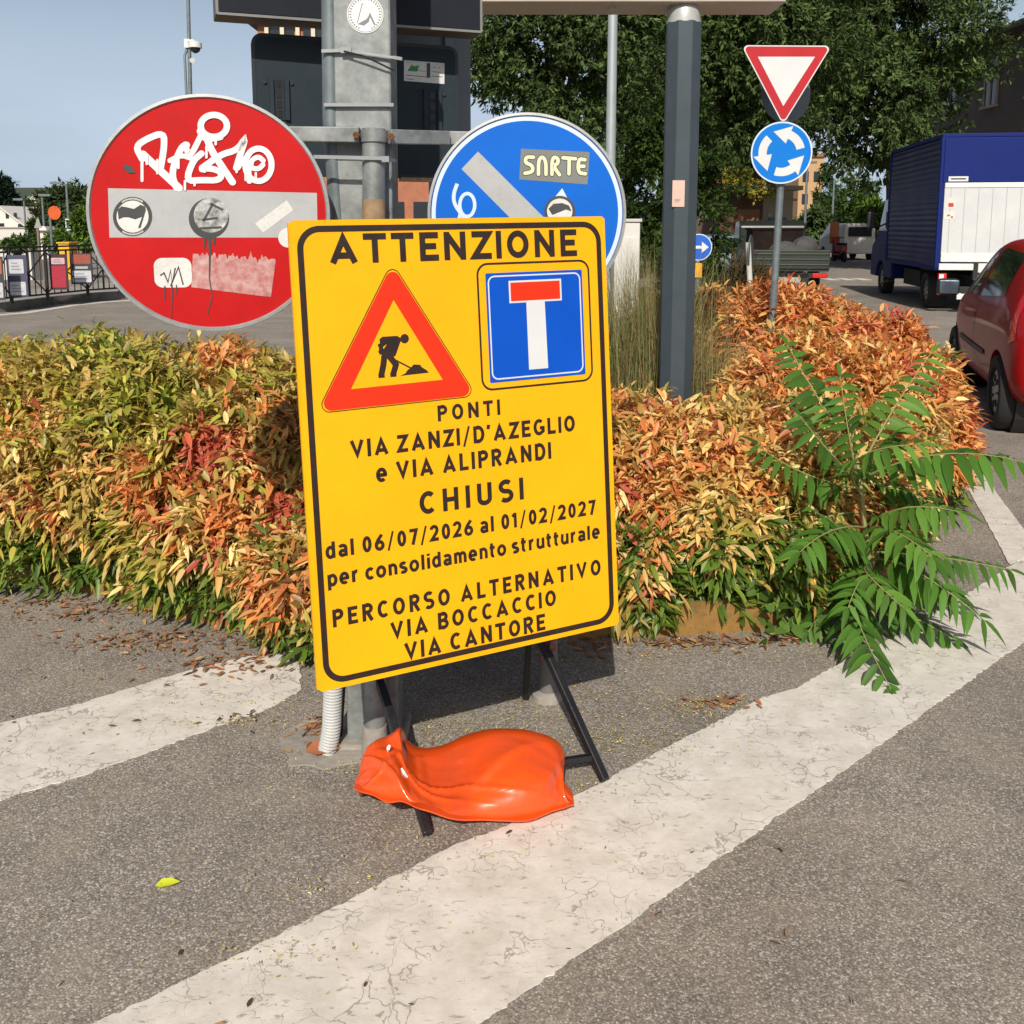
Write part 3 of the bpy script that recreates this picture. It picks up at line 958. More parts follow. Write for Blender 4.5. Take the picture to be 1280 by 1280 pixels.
litter('brown_scraps', [(300, 900, .05, .015, 26), (1000, 1200, .9, .5, 12), (300, 1230, .4, .12, 8), (150, 905, .5, .12, 24), (720, 1100, .4, .15, 7), (250, 820, .4, .12, 60)],
       [(.16, .09, .05), (.26, .16, .09), (.09, .07, .05)], .022, 3)
yl = gd(209, 1110)
V, T = leaf_arrays(np.array([[yl.x - .03, yl.y, .006]]), np.array([[1., .2, .05]]), np.array([[0., -.2, 1.]]), np.array([.062]), np.array([.03]), .2, .0)
tag(fast_mesh('fallen_leaf', V, T, 3, np.repeat(np.array([[.55, .58, .04]]), 8, axis=0), M_LIT, None, tuple(yl)), 'single bright yellow-green leaf lying on the asphalt', 'leaf')
bl = gd(408, 942)
V, T = leaf_arrays(np.array([[bl.x - .06, bl.y - .02, .02]]), np.array([[1., .25, .0]]), np.array([[.1, -.5, 1.]]), np.array([.12]), np.array([.06]), .25, .0)
tag(fast_mesh('fallen_leaf', V, T, 3, np.repeat(np.array([[.33, .12, .06]]), 8, axis=0), M_LIT, None, tuple(bl)), 'big curled reddish-brown dead leaf by the corrugated conduit', 'leaf')

# ================================================================== SIGNS AND POSTS IN FRONT
M_INK = mat('sign_ink', (.022, .010, .006), .45, var=.3, vscale=30)
M_YEL = mat('sign_yellow', (.86, .405, .003), .45, var=.07, vscale=3, spec=.25, dirt=.05, bump=.02, bscale=220)
M_ALU = mat('sign_back_metal', (.26, .27, .28), .5, metal=.6, var=.15, vscale=12)
M_RED = mat('sign_red_orange', (.70, .032, .008), .5, var=.06, spec=.2)
M_BLUE = mat('sign_blue', (.002, .075, .48), .5, var=.06, spec=.18)
M_WHITE = mat('sign_white', (.62, .63, .64), .5, var=.05, spec=.25)
M_LBLUE = mat('sign_white_edge', (.56, .66, .78), .4, var=.05)
M_BLACK = mat('black_steel', (.012, .012, .014), .42, var=.3, vscale=20, bump=.1)
M_DGREY = mat('slate_paint', (.022, .034, .044), .6, var=.2, vscale=5, dirt=.12, spec=.2)
M_GALV = mat('galvanised', (.17, .19, .19), .55, metal=.3, var=.22, vscale=16, color2=(.31, .33, .325), dirt=.28, bump=.06, bscale=30)
M_GALVP = mat('galvanised_pipe', (.13, .165, .175), .5, metal=.3, var=.14, vscale=12, color2=(.20, .235, .245), dirt=.15)
M_RUST = mat('rust', (.13, .045, .018), .85, var=.5, vscale=60, bump=.4)

# ---- yellow notice on its folding stand
YR = [[0.9000378570823973, -0.4336031586119758, -0.04381959219623268], [0.435531142359411, 0.8985076054040506, 0.05474218726161189], [0.01563585154805587, -0.06835483796189322, 0.9975385387410205]]
YB = Board((-0.0890127, 2.51293376, 0.42468493), YR)
ys = thing('roadworks_notice', 'large yellow ATTENZIONE roadworks notice board standing on black legs', 'sign', (-0.089, 2.513, 0))
mb = MB(); YB.slab(mb, rrect(-.45, 0, .45, 1.2, .012), -.003, 0)
pan = mb.build('panel', M_YEL, ys)
mb = MB()
for a, b in (((-.449, .0), (-.449, 1.2)), ((.449, 0), (.449, 1.2))):     # folded rear flanges
    mb.prism([YB.w(a[0] - .004, a[1] + .006, -.0035), YB.w(a[0] + .004, a[1] + .006, -.0035), YB.w(b[0] + .004, b[1] - .006, -.0035), YB.w(b[0] - .004, b[1] - .006, -.0035)], YB.R @ Vector((0, 1, 0)), .013)
for v_ in (.006, 1.194):
    mb.prism([YB.w(-.44, v_ - .005, -.0035), YB.w(.44, v_ - .005, -.0035), YB.w(.44, v_ + .005, -.0035), YB.w(-.44, v_ + .005, -.0035)], YB.R @ Vector((0, 1, 0)), .013)
mb.build('back_flange', M_YEL, ys)
mb = MB(); YB.slab(mb, rrect(-.436, .015, .436, 1.185, .01), -.0070, -.0040); mb.build('back_panel', M_ALU, ys)
mb = MB(); YB.ribbon(mb, rrect(-.428, .022, .428, 1.178, .05, 10), .0155, .0010, True); mb.build('border', M_INK, pan)
ztop = .0010
for (t, u0, u1, v0, h, bo, hs) in [
    ('ATTENZIONE', -.358, .356, 1.090, .0745, 1.10, 1.22), ('PONTI', -.089, .095, .6635, .0425, 1.05, 1.02),
    ("VIA ZANZI/D'AZEGLIO", -.332, .337, .593, .0465, 1.05, .98), ('e VIA ALIPRANDI', -.266, .267, .523, .0475, 1.05, .96),
    ('CHIUSI', -.154, .156, .419, .062, 1.05, 1.08), ('dal 06/07/2026 al 01/02/2027', -.410, .410, .343, .043, 1.05, .92),
    ('per consolidamento strutturale', -.411, .410, .271, .041, 1.08, .98), ('PERCORSO ALTERNATIVO', -.404, .407, .162, .0465, 1.05, .93),
    ('VIA BOCCACCIO', -.252, .255, .0985, .0465, 1.05, .97), ('VIA CANTORE', -.217, .216, .034, .0475, 1.05, .97)]:
    put_text(YB, t, u0, u1, v0, h, ztop, M_INK, pan, bo, hs)
# triangle: thin dark outline, red, yellow inside, digging figure
def rtri(ax, ay, bx, by, cx_, cy_, r, n=6):
    P = [Vector((ax, ay)), Vector((bx, by)), Vector((cx_, cy_))]
    out = []
    for i in range(3):
        p, a, b = P[i], P[i - 1], P[(i + 1) % 3]
        d1, d2 = (a - p).normalized(), (b - p).normalized()
        half = math.acos(max(-1, min(1, d1.dot(d2)))) / 2
        c = p + (d1 + d2).normalized() * (r / math.sin(half))
        s, e_ = p + d1 * (r / math.tan(half)), p + d2 * (r / math.tan(half))
        a0, a1 = math.atan2(s.y - c.y, s.x - c.x), math.atan2(e_.y - c.y, e_.x - c.x)
        da = (a1 - a0 + math.pi) % (2 * math.pi) - math.pi
        out += [(c.x + r * math.cos(a0 + da * k / n), c.y + r * math.sin(a0 + da * k / n)) for k in range(n + 1)]
    return out
mb = MB(); YB.ribbon(mb, rtri(-.193, 1.090, -.413, .7175, .027, .7215, .020), .0022, .0010, True); mb.build('triangle_outline', M_INK, pan)
mb = MB(); YB.flat(mb, rtri(-.193, 1.084, -.408, .7205, .022, .7245, .020), .0011)
tri = mb.build('warning_triangle', M_RED, pan)
mb = MB(); YB.flat(mb, [(-.194, .992), (-.320, .771), (-.069, .774)], .0014); mb.build('triangle_field', M_YEL, pan)
mb = MB()
YB.flat(mb, arc(-.1695, .890, .0118, .0125, 0, 360, 20)[:-1], .00160)
YB.flat(mb, [(-.238, .893), (-.230, .899), (-.190, .899), (-.176, .890), (-.192, .867), (-.205, .838), (-.221, .844), (-.236, .848), (-.232, .862), (-.218, .880), (-.236, .868)], .00163)   # back and arm
YB.ribbon(mb, [(-.218, .887), (-.237, .877), (-.232, .862), (-.241, .857)], .011, .00166)
YB.ribbon(mb, [(-.227, .850), (-.231, .826), (-.239, .797)], .0165, .00169)      # rear leg
YB.ribbon(mb, [(-.214, .848), (-.197, .824), (-.207, .797)], .0165, .00172)      # front leg
YB.ribbon(mb, [(-.186, .884), (-.200, .851), (-.213, .846)], .009, .00175)       # front arm
YB.ribbon(mb, [(-.241, .867), (-.214, .846), (-.150, .808)], .0042, .00178)        # shovel shaft
YB.ribbon(mb, [(-.246, .797), (-.229, .797)], .008, .00181)
YB.ribbon(mb, [(-.214, .797), (-.197, .797)], .008, .00184)
YB.flat(mb, [(-.187, .794), (-.107, .796), (-.113, .803), (-.126, .812), (-.131, .819), (-.149, .821), (-.158, .812), (-.166, .808), (-.172, .800)], .00187)
mb.build('digging_figure', M_INK, pan)
mb = MB(); YB.ribbon(mb, rrect(.046, .735, .391, 1.0765, .03), .0055, .0010, True); mb.build('frame_line', M_INK, pan)
mb = MB(); YB.flat(mb, rrect(.069, .753, .369, 1.051, .004), .0012); mb.build('dead_end_field', M_BLUE, pan)
mb = MB(); YB.ribbon(mb, rrect(.077, .762, .361, 1.042, .018), .004, .00145, True)
YB.flat(mb, [(.189, .780), (.249, .780), (.2465, .969), (.189, .969)], .00150)
YB.flat(mb, [(.1375, .967), (.301, .967), (.301, 1.028), (.1375, 1.028)], .00153)
mb.build('dead_end_symbol', M_WHITE, pan)
mb = MB(); YB.flat(mb, [(.1425, .972), (.296, .972), (.296, 1.023), (.1425, 1.023)], .0018); mb.build('red_bar', M_RED, pan)
# stand
fl, fr = gd(535, 1043, .012), gd(756, 975, .012)
tl, tr_ = YB.w(-.27, .10, -.022), YB.w(.27, .10, -.022)
ul, ur = YB.w(-.27, 1.0, -.022), YB.w(.27, 1.0, -.022)
hl, hr = at(474, 850, 2.72), at(682, 812, 2.80)
for f_, h_, u_ in ((fl, hl, ul), (fr, hr, ur)):
    mb = MB().bar(f_, h_ + (h_ - f_) * .1, .024, .024)
    mb.build('leg', M_BLACK, ys, bevel=.003)
mb = MB().bar(YB.w(-.4, .16, -.035), YB.w(.4, .16, -.035), .02, .025).bar(YB.w(-.4, .95, -.035), YB.w(.4, .95, -.035), .02, .025)
mb.bar(YB.w(-.27, .05, -.06), YB.w(-.27, 1.0, -.06), .022, .022).bar(YB.w(.27, .05, -.06), YB.w(.27, 1.0, -.06), .022, .022)
mb.bar(hl, YB.w(-.27, .09, -.06), .02, .02).bar(hr, YB.w(.27, .09, -.06), .02, .02)
mb.build('back_frame', M_BLACK, ys, bevel=.002)
def lerp(a, b, t): return a + (b - a) * t
c_l, c_r = lerp(fl, hl, .30), lerp(fr, hr, .17)
mb = MB().bar(c_l, c_r, .018, .018); mb.build('crossbar', M_BLACK, ys, bevel=.002)
for u_, px in ((-.27, (500, 890)), (.27, (657, 872))):
    g_ = gd(px[0], px[1], .01) if u_ > 0 else Vector((-.62, 3.0, .01)) * 1.0
    if u_ < 0: g_ = YB.w(-.27, .0, -.5); g_.z = .01
    mb = MB().bar(YB.w(u_, .75, -.075), g_, .022, .022); mb.build('leg', M_BLACK, ys, bevel=.003)

# ---- orange ballast bag over the crossbar
M_BAG = mat('orange_vinyl', (.78, .082, .008), .30, var=.06, vscale=9, coat=.4, bump=.06, bscale=30, dirt=.10)
Fp = [(443, 984), (456, 991), (472, 996), (486, 999), (500, 1002), (516, 1007), (535, 1012), (560, 1020), (590, 1024), (625, 1027), (655, 1023), (680, 1017), (700, 1011), (709, 1008), (717, 1005)]
Bp = [(446, 974), (451, 956), (458, 938), (478, 924), (497, 913), (506, 934), (524, 947), (552, 943), (582, 929), (615, 920), (655, 920), (690, 930), (706, 946), (700, 974), (717, 1002)]
Ff = [at(x, y, gd(x, y, .004).y - .035 - .135 * max(0, min(1, (600 - x) / 60))) for x, y in Fp]
dep = [.05, .10, .14, .18, .21, .23, .25, .25, .25, .24, .22, .20, .16, .10, .01]
Bk = [at(x, y, Ff[i].y + dep[i]) for i, (x, y) in enumerate(Bp)]
def cat(P, t):
    n = len(P) - 1
    i = min(int(t * n), n - 1); f_ = t * n - i
    p0, p1, p2, p3 = P[max(i - 1, 0)], P[i], P[i + 1], P[min(i + 2, n)]
    return .5 * ((2 * p1) + (p2 - p0) * f_ + (2 * p0 - 5 * p1 + 4 * p2 - p3) * f_ ** 2 + (3 * p1 - p0 - 3 * p2 + p3) * f_ ** 3)
NU, NV = 130, 60
mb = MB()
grid = []
for i in range(NU + 1):
    s = i / NU
    f_, b_ = cat(Ff, s), cat(Bk, s)
    row = []
    zb = max(b_.z, .01)
    for j in range(NV + 1):
        t = j / NV * 2.0
        if t <= 1.3:
            q = min(t / 1.3, 1)
            a = q * math.pi / 2
            h = math.sin(a) ** .72
            xy = 1 - math.cos(a) ** 1.1
            p = Vector((lerp(f_.x, b_.x, xy), lerp(f_.y, b_.y, xy), lerp(f_.z, max(zb, f_.z), h)))
        else:
            q = (t - 1.3) / .7
            a = q * math.pi / 2
            ext = .07 + .06 * math.sin(math.pi * s)
            p = Vector((b_.x + (.0 if s < .9 else .0), b_.y + ext * math.sin(a), lerp(.003, zb, math.cos(a) ** .7)))
            q = 1
        # creases: sagging folds that run from the bag's neck and from the two lower corners
        wr = 0
        tt = min(t / 1.3, 1)
        amp = math.sin(math.pi * min(1, t / 2.0)) ** .6
        def ridge(x, c, w): return math.exp(-((x - c) / w) ** 2)
        def tent(x, c, wl_, wr_):
            d = x - c
            return max(0.0, 1 + d / wl_ if d < 0 else 1 - d / wr_) ** 1.3
        wr += .022 * tent(s - .10 * (tt - .5), .80, .075, .022) * ridge(tt, .50, .34)     # crease from the crown to the front hem
        wr += .020 * tent(s + .20 * (tt - .5), .885, .045, .05) * ridge(tt, .45, .33)      # crease to the right corner
        wr -= .012 * tent(s, .845, .03, .03) * ridge(tt, .35, .3)
        wr += .012 * tent(s - .35 * (tt - .5), .60, .09, .03) * ridge(tt, .60, .28)
        wr -= .034 * ridge(s + .12 * (tt - .5), .305, .045) * ridge(tt, .80, .38)         # pinched neck
        wr += .020 * tent(s + .26 * (tt - .5), .225, .05, .016) * ridge(tt, .62, .4)
        wr += .014 * tent(s + .62 * (tt - .6), .36, .05, .018) * ridge(tt, .50, .26)
        wr += .012 * tent(s + .95 * (tt - .6), .43, .06, .02) * ridge(tt, .52, .22)
        wr += .009 * tent(s - .5 * (tt - .4), .13, .03, .05) * ridge(tt, .5, .35)
        wr += .008 * mnoise.noise(Vector((s * 6, tt * 2.2, 2))) + .003 * (.4 - abs(mnoise.noise(Vector((s * 11 + tt * 6, tt * 4, 5)))))
        p += Vector((0, -.55, .85)) * wr * amp
        p.z = max(p.z, .003)
        row.append(p)
    grid.append(row)
vs = [p for r in grid for p in r]
fs = [(i * (NV + 1) + j, (i + 1) * (NV + 1) + j, (i + 1) * (NV + 1) + j + 1, i * (NV + 1) + j + 1) for i in range(NU) for j in range(NV)]
fs += [(i * (NV + 1), i * (NV + 1) + NV, (i + 1) * (NV + 1) + NV, (i + 1) * (NV + 1)) for i in range(NU)]
fs.append(tuple(range(NV, -1, -1)))
fs.append(tuple(NU * (NV + 1) + j for j in range(NV + 1)))
mb.add(vs, fs)
bag = mb.build('ballast_bag', M_BAG, None, smooth='all', origin=Vector((-.09, 2.75, 0)))
tag(bag, 'glossy orange vinyl ballast bag slumped over the stand of the yellow notice', 'sandbag')
# welded hem that sticks out along the front edge, white slivers modelled as highlights at the handle holes
mb = MB()
hv = []
for i in range(81):
    s = i / 80
    p = cat(Ff, s)
    d = .016 + .004 * math.sin(s * 37)
    hv.append([p + Vector((0, .012, .006)), p + Vector((0, -d, .010 + .004 * math.sin(s * 23))), p + Vector((0, -d, .006 + .004 * math.sin(s * 23))), p + Vector((0, .012, .001))])
fs = []
for i in range(80):
    for k in range(4): fs.append((i * 4 + k, i * 4 + (k + 1) % 4, (i + 1) * 4 + (k + 1) % 4, (i + 1) * 4 + k))
mb.add([p for r in hv for p in r], fs)
mb.build('hem', M_BAG, bag, smooth=True)
M_GLINT = mat('glint_white', (.75, .72, .66), .6)
mb = MB()
e1 = grid[int(.235 * NU)][int(.50 * NV)]
e2 = grid[int(.30 * NU)][int(.34 * NV)]
for e_, d_ in ((e1, Vector((.006, -.004, .022))), (e2, Vector((.016, -.006, -.018)))):
    mb.tube([e_ + Vector((0, -.002, .002)), e_ + Vector((0, -.010, .004)) + d_ * .5, e_ + Vector((0, -.003, .0)) + d_], [.003, .0055, .003], 8)
mb.build('handle_glint', M_GLINT, bag, smooth=True)  # highlights at the handle holes, built as white shapes

# ---- galvanised box post with its pipes
pb = gd(466, 938)
YP = pb.y + .02                               # front face of the box post
def fx(px, Y=YP): return (px - CX) / F * (Y * math.cos(PITCH) + (EYE - 1.9) * math.sin(PITCH) * -1)
post = thing('sign_post', 'galvanised square steel post with conduit and stickers behind the yellow notice', 'post', (fx(459), YP + .09, 0))
xl, xr = at(424, 150, YP).x, at(492.5, 150, YP).x
xl2, xr2 = at(433, 880, YP).x, at(497, 880, YP).x
mb = MB()
zt = 3.1
mb.add([(xl2, YP, 0), (xr2, YP, 0), (xr2, YP + .15, 0), (xl2, YP + .15, 0), (xl - .01, YP, zt), (xr, YP, zt), (xr, YP + .15, zt), (xl - .01, YP + .15, zt)],
       [(0, 1, 5, 4), (1, 2, 6, 5), (2, 3, 7, 6), (3, 0, 4, 7), (4, 5, 6, 7), (3, 2, 1, 0)])
bx = mb.build('box_column', M_GALV, post, bevel=.006)
mb = MB().box(((xl2 + xr2) / 2, YP + .07, .012), (xr2 - xl2 + .05, .22, .024)); mb.build('base_block', M_CEM, post, bevel=.012)
mb = MB().tube([at(412, -120, YP + .02), at(412.5, 0, YP + .02), at(414, 150, YP + .02), at(424, 300, YP + .02), at(428, 500, YP + .02)], .0245, 20)
mb.build('conduit_pipe', M_GALVP, post, smooth=True)
mb = MB()
cp = [at(420, 780, YP - .01), at(419, 850, YP - .02), at(416, 900, YP - .03)]
zt_, zb_ = at(421, 760, YP).z, .0
for i in range(96):
    z = lerp(zt_, .01, i / 95)
    mb_r = .0295 if i % 2 else .0255
    x = lerp(at(421, 760, YP).x, at(416, 920, YP).x, i / 95) - .012 * max(0, (i - 75) / 20) ** 2
    cp.append((x, YP - .01 - .03 * (i / 95), z, mb_r))
cp = cp[3:]
mb.tube([Vector(c[:3]) for c in cp], [c[3] for c in cp], 18)
mb.build('corrugated_conduit', mat('grey_plastic', (.46, .47, .46), .55, var=.1), post, smooth=True)
YR_ = YP - .045
xp = at(468, 200, YR_).x
mb = MB().tube([(at(468, 900, YR_).x, YR_, 0), (xp, YR_, at(468, 161, YR_).z)], .0325, 24); rp = mb.build('round_pole', M_GALV, post, smooth=True)
_b, _t = Vector((at(468, 900, YR_).x, YR_, 0)), Vector((xp, YR_, at(468, 161, YR_).z))
tp = lambda y: _b + (_t - _b) * (at(468, y, YR_).z / _t.z)
mb = MB().tube([tp(320), tp(249)], .0336, 24, cap=False); mb.build('tape_wrap', mat('brown_tape', (.27, .18, .10), .75, var=.3, vscale=30), rp, smooth=True)
mb = MB().tube([(at(468, 890, YR_).x, YR_, .0), (at(468, 890, YR_).x, YR_, .10)], [.042, .036], 24); mb.build('pole_foot', M_CEM, rp, smooth=True)
# straps
mb = MB()
def strap(y0, y1, r, xa, xb, Y):
    a, b = at(xa, y0, Y), at(xb, y1, Y)
    mb.bar(a, b, .004, r * 1.7)
strap(131, 131, .0055, 405, 492, YP - .012)
mb.build('strap', M_ALU, post)
mb = MB().bar(at(402, 64, YP - .012), at(430, 63, YP - .012), .006, .009).bar(at(430, 63, YP - .012), at(492, 72, YP - .012), .005, .007).bar(at(492, 72, YP - .012), at(503, 74, YP - .015), .012, .009)
mb.box(at(433, 63, YP - .014), (.03, .012, .016)); mb.build('strap', M_ALU, post)
mb = MB().bar(at(392, 196, YR_ - .037), at(480, 198, YR_ - .037), .006, .010).bar(at(480, 198, YR_ - .037), at(494, 201, YP - .01), .006, .009).box(at(482, 199, YR_ - .038), (.02, .014, .016)); mb.build('strap', M_ALU, post)
mb = MB().tube([at(430, 64, YP - .02), at(455, 70, YP - .025), at(480, 82, YP - .018), at(492, 88, YP - .01)], .0028, 6); mb.build('cable', M_BLACK, post, smooth=True)
# sign bar with clamp and rusty bolts
mb = MB().bar(at(362, 168, YR_ - .0), at(450, 169, YR_ - .0), .035, .042)
mb.bar(at(487, 171, YR_ - .0), at(560, 172.5, YR_ + .16), .022, .040).bar(at(552, 172.5, YR_ + .185), at(700, 175, YR_ + .185), .022, .040)
br = mb.build('sign_bar', M_GALV, post, bevel=.003)
mb = MB().tube([(xp, YR_, at(468, 178, YR_).z), (xp, YR_, at(468, 163, YR_).z)], .0375, 24); 
mb.build('clamp', M_GALV, post, smooth=True)
for px in (446, 489):
    c = at(px, 169 if px < 460 else 171, YR_ - .022)
    mb = MB().tube([c, c + Vector((0, -.012, 0))], .010, 6); mb.build('bolt', M_RUST, post)
# round sticker with a tent-like sketch
PBd = Board((xl, YP, 0), Matrix.Identity(3))
def P2(px, py): return PBd.uv(px, py, .002)
cu, cv = P2(456.5, 18)
rr = .051
mb = MB(); PBd.flat(mb, arc(cu, cv, rr, rr, 0, 360, 40)[:-1], .002); st = mb.build('round_sticker', mat('sticker_white', (.68, .69, .68), .5, var=.06), bx)
mb = MB()
PBd.ribbon(mb, arc(cu, cv, rr * .93, rr * .93, 0, 360, 40)[:-1], .0015, .0023, True)
for i in range(34):
    a = 2 * math.pi * i / 34
    if 4.4 < a < 5.0: continue
    PBd.ribbon(mb, [(cu + rr * .76 * math.cos(a), cv + rr * .76 * math.sin(a)), (cu + rr * .87 * math.cos(a), cv + rr * .87 * math.sin(a))], .0032, .00235)
PBd.ribbon(mb, [(cu - .022, cv - .022), (cu - .008, cv + .028), (cu - .004, cv + .028)], .0022, .0024)
PBd.flat(mb, [(cu - .022, cv - .026), (cu + .004, cv - .012), (cu + .016, cv + .006), (cu + .010, cv - .02), (cu - .004, cv - .030)], .00245)
PBd.ribbon(mb, [(cu + .012, cv + .002), (cu + .026, cv - .028)], .005, .0025)
mb.build('sticker_print', mat('print_grey', (.19, .2, .2), .6), st)

# ---- round traffic discs on the bar
M_DRED = mat('disc_red', (.46, .006, .007), .5, var=.12, vscale=5, spec=.18, dirt=.14)
M_DWHITE = mat('disc_white', (.40, .41, .415), .5, var=.07, vscale=8, spec=.2, dirt=.14)
M_DBLUE = mat('disc_blue', (.002, .12, .56), .5, var=.08, vscale=5, spec=.18)
M_RIM = mat('disc_rim', (.33, .345, .35), .45, metal=.3, var=.14, vscale=25, dirt=.3)
M_GRAF = mat('spray_white', (.74, .68, .70), .5, var=.1, vscale=18)
M_PAPER = mat('sticker_paper', (.62, .62, .59), .65, var=.12, vscale=22, dirt=.25)
M_SINK = mat('sticker_ink', (.045, .048, .05), .5, var=.3)
def disc_sign(name, label, cpx, cpy, r, Y, rx, rz):
    R = Matrix.Rotation(R_(rz), 3, 'Z') @ Matrix.Rotation(R_(rx), 3, 'X')
    B = Board(at(cpx, cpy, Y), R)
    t = thing(name, label, 'sign', (B.o.x, B.o.y, B.o.z - r))
    # rim: a turned edge, slightly proud of the face
    prof = [(r * .965, .0), (r * .975, .006), (r, .005), (r * 1.004, -.004), (r * 1.0, -.022), (r * .97, -.024), (r * .968, -.004)]
    n = 96
    vs, fs = [], []
    for k in range(n):
        a = 2 * math.pi * k / n
        for (q, f_) in prof: vs.append(B.w(q * math.cos(a), q * math.sin(a), f_))
    m = len(prof)
    for k in range(n):
        for j in range(m):
            fs.append((k * m + j, ((k + 1) % n) * m + j, ((k + 1) % n) * m + (j + 1) % m, k * m + (j + 1) % m))
    rim = MB().add(vs, fs).build('rim', M_RIM, t, smooth=True)
    return t, B
r1 = 147.5 / F * (YR_ - .04 + .06)
ds, DB = disc_sign('no_entry_sign', 'big red no-entry disc covered in white graffiti and stickers', 263.5, 268, .316, YR_ - .12, 0, 10)
def discface(B, r, name, m, parent):
    mb = MB(); B.slab(mb, arc(0, 0, r * .968, r * .968, 0, 360, 96)[:-1], -.006, 0); return mb.build(name, m, parent)
fc = discface(DB, .316, 'face', M_DRED, ds)
def Z1(x, y, f_=.001): return DB.uv(x / 3.0476, y / 3.0476, f_)
mb = MB(); DB.flat(mb, [Z1(411, 717), Z1(1207, 735), Z1(1210, 905), Z1(417, 905)], .0006); mb.build('white_bar', M_DWHITE, fc)
mb = MB()
W_ = .0165
zc = [.0012]
def gr(pts, w=1.0, smooth=True):
    P = [Z1(*p) for p in pts]
    if smooth: P = smooth2d(P, 2)
    zc[0] += .00007
    DB.ribbon(mb, P, W_ * w, zc[0])
    for e_ in (P[0], P[-1]):
        zc[0] += .00004
        DB.flat(mb, arc(e_[0], e_[1], W_ * w / 2, W_ * w / 2, 0, 360, 12)[:-1], zc[0])
gr([(541, 688), (541, 600)], .45); gr([(541, 605), (516, 558), (560, 528), (624, 504), (626, 560), (612, 640)])
gr([(545, 588), (600, 640), (682, 716)], 1.2); gr([(672, 716), (652, 655), (690, 560), (712, 552)])
gr([(648, 612), (690, 590), (730, 604)], .8); gr([(706, 550), (722, 604), (768, 512)], .9)
gr([(770, 640), (842, 588), (905, 572), (938, 520), (912, 600), (900, 640)]); gr([(786, 520), (806, 575), (850, 640), (886, 694)], 1.1)
gr([(768, 585), (735, 612), (708, 690), (766, 686), (838, 688), (846, 655), (800, 640), (770, 645)], 1.0)
oc = [Z1(815 + 50 * math.cos(R_(a)), 480 + 42 * math.sin(R_(a))) for a in range(0, 360, 12)]
DB.ribbon(mb, oc, W_, .0032, True)
gr([(762, 500), (775, 525), (800, 530), (840, 522)], 1.0)
oc = [Z1(985 + 50 * math.cos(R_(a)), 628 + 62 * math.sin(R_(a))) for a in range(0, 360, 12)]
DB.ribbon(mb, oc, W_ * .95, .0033, True)
gr([(1002, 628), (985, 645), (955, 640), (958, 610), (985, 596), (1003, 612)], .8)
gr([(905, 640), (930, 600), (945, 620), (950, 690)], .9)
for (x, y0, y1) in ((600, 610, 660), (680, 600, 640), (705, 690, 722), (742, 688, 706), (787, 560, 600), (822, 525, 550), (936, 660, 686), (975, 660, 690), (902, 640, 656), (560, 590, 625), (780, 640, 655)):
    gr([(x, y0), (x, y1)], .38, False)
mb.build('graffiti', M_GRAF, fc)
def dcirc(x, y, r, f_): return [DB.uv((x + r * math.cos(R_(a))) / 3.0476, (y + r * math.sin(R_(a))) / 3.0476, f_) for a in range(0, 360, 9)]
# flag sticker
mb = MB(); DB.flat(mb, dcirc(505, 825, 75, .0010), .0010); s_ = mb.build('flag_sticker', M_SINK, fc)
mb = MB(); DB.flat(mb, dcirc(505, 825, 61, .0013), .0013)
for i in range(18):
    a = R_(235 + i * 4)
    DB.ribbon(mb, [Z1(505 + 65 * math.cos(a), 825 + 65 * math.sin(a), .0014), Z1(505 + 71 * math.cos(a), 825 + 71 * math.sin(a), .0014)], .0022, .0014)
    a = R_(55 + i * 4)
    DB.ribbon(mb, [Z1(505 + 65 * math.cos(a), 825 + 65 * math.sin(a), .0014), Z1(505 + 71 * math.cos(a), 825 + 71 * math.sin(a), .0014)], .0022, .0014)
mb.build('sticker_print', M_PAPER, s_)
mb = MB(); DB.flat(mb, [Z1(*p, .0016) for p in [(448, 800), (462, 786), (485, 790), (510, 796), (535, 780), (552, 786), (556, 800), (535, 870), (526, 868), (541, 826), (515, 836), (490, 828), (470, 828), (452, 836)]], .0016); mb.build('flag', M_SINK, s_)
# grey round sticker, smeared black
mb = MB(); DB.flat(mb, dcirc(796, 832, 77, .0010), .0010); s_ = mb.build('smeared_sticker', M_SINK, fc)
M_SMEAR = mat('smeared_print', (.06, .06, .06), .6, var=.5, vscale=45, color2=(.6, .6, .58))
mb = MB(); DB.flat(mb, dcirc(804, 820, 66, .0013), .0013); mb.build('sticker_print', M_SMEAR, s_)
mb = MB()
for P in ([(775, 842), (812, 775)], [(770, 838), (830, 830)], [(800, 775), (850, 800)], [(760, 870), (845, 866)]):
    DB.ribbon(mb, [Z1(*p, .0016) for p in P], .006, .0016)
DB.ribbon(mb, [Z1(798, 900, .0016), Z1(800, 960, .0016), Z1(798, 1060, .0016), Z1(808, 1130, .0016), Z1(790, 1200, .0016)], [.009, .006, .0035, .003, .002], .0018)
DB.ribbon(mb, [Z1(780, 900, .0016), Z1(778, 945, .0016)], [.01, .003], .00185)
DB.ribbon(mb, [Z1(815, 900, .0016), Z1(815, 935, .0016)], [.01, .003], .0019)
DB.ribbon(mb, [Z1(655, 1085, .0016), Z1(656, 1130, .0016), Z1(652, 1216, .0016)], [.004, .003, .0025], .00195)
DB.ribbon(mb, [Z1(628, 1090, .0016), Z1(627, 1145, .0016)], [.004, .002], .0020)
DB.ribbon(mb, [Z1(672, 1085, .0016), Z1(672, 1120, .0016)], [.003, .002], .00205)
DB.flat(mb, [Z1(*p, .0016) for p in [(466, 640), (478, 626), (500, 632), (516, 658), (490, 660)]], .0021)
mb.build('black_drips', M_SINK, fc)
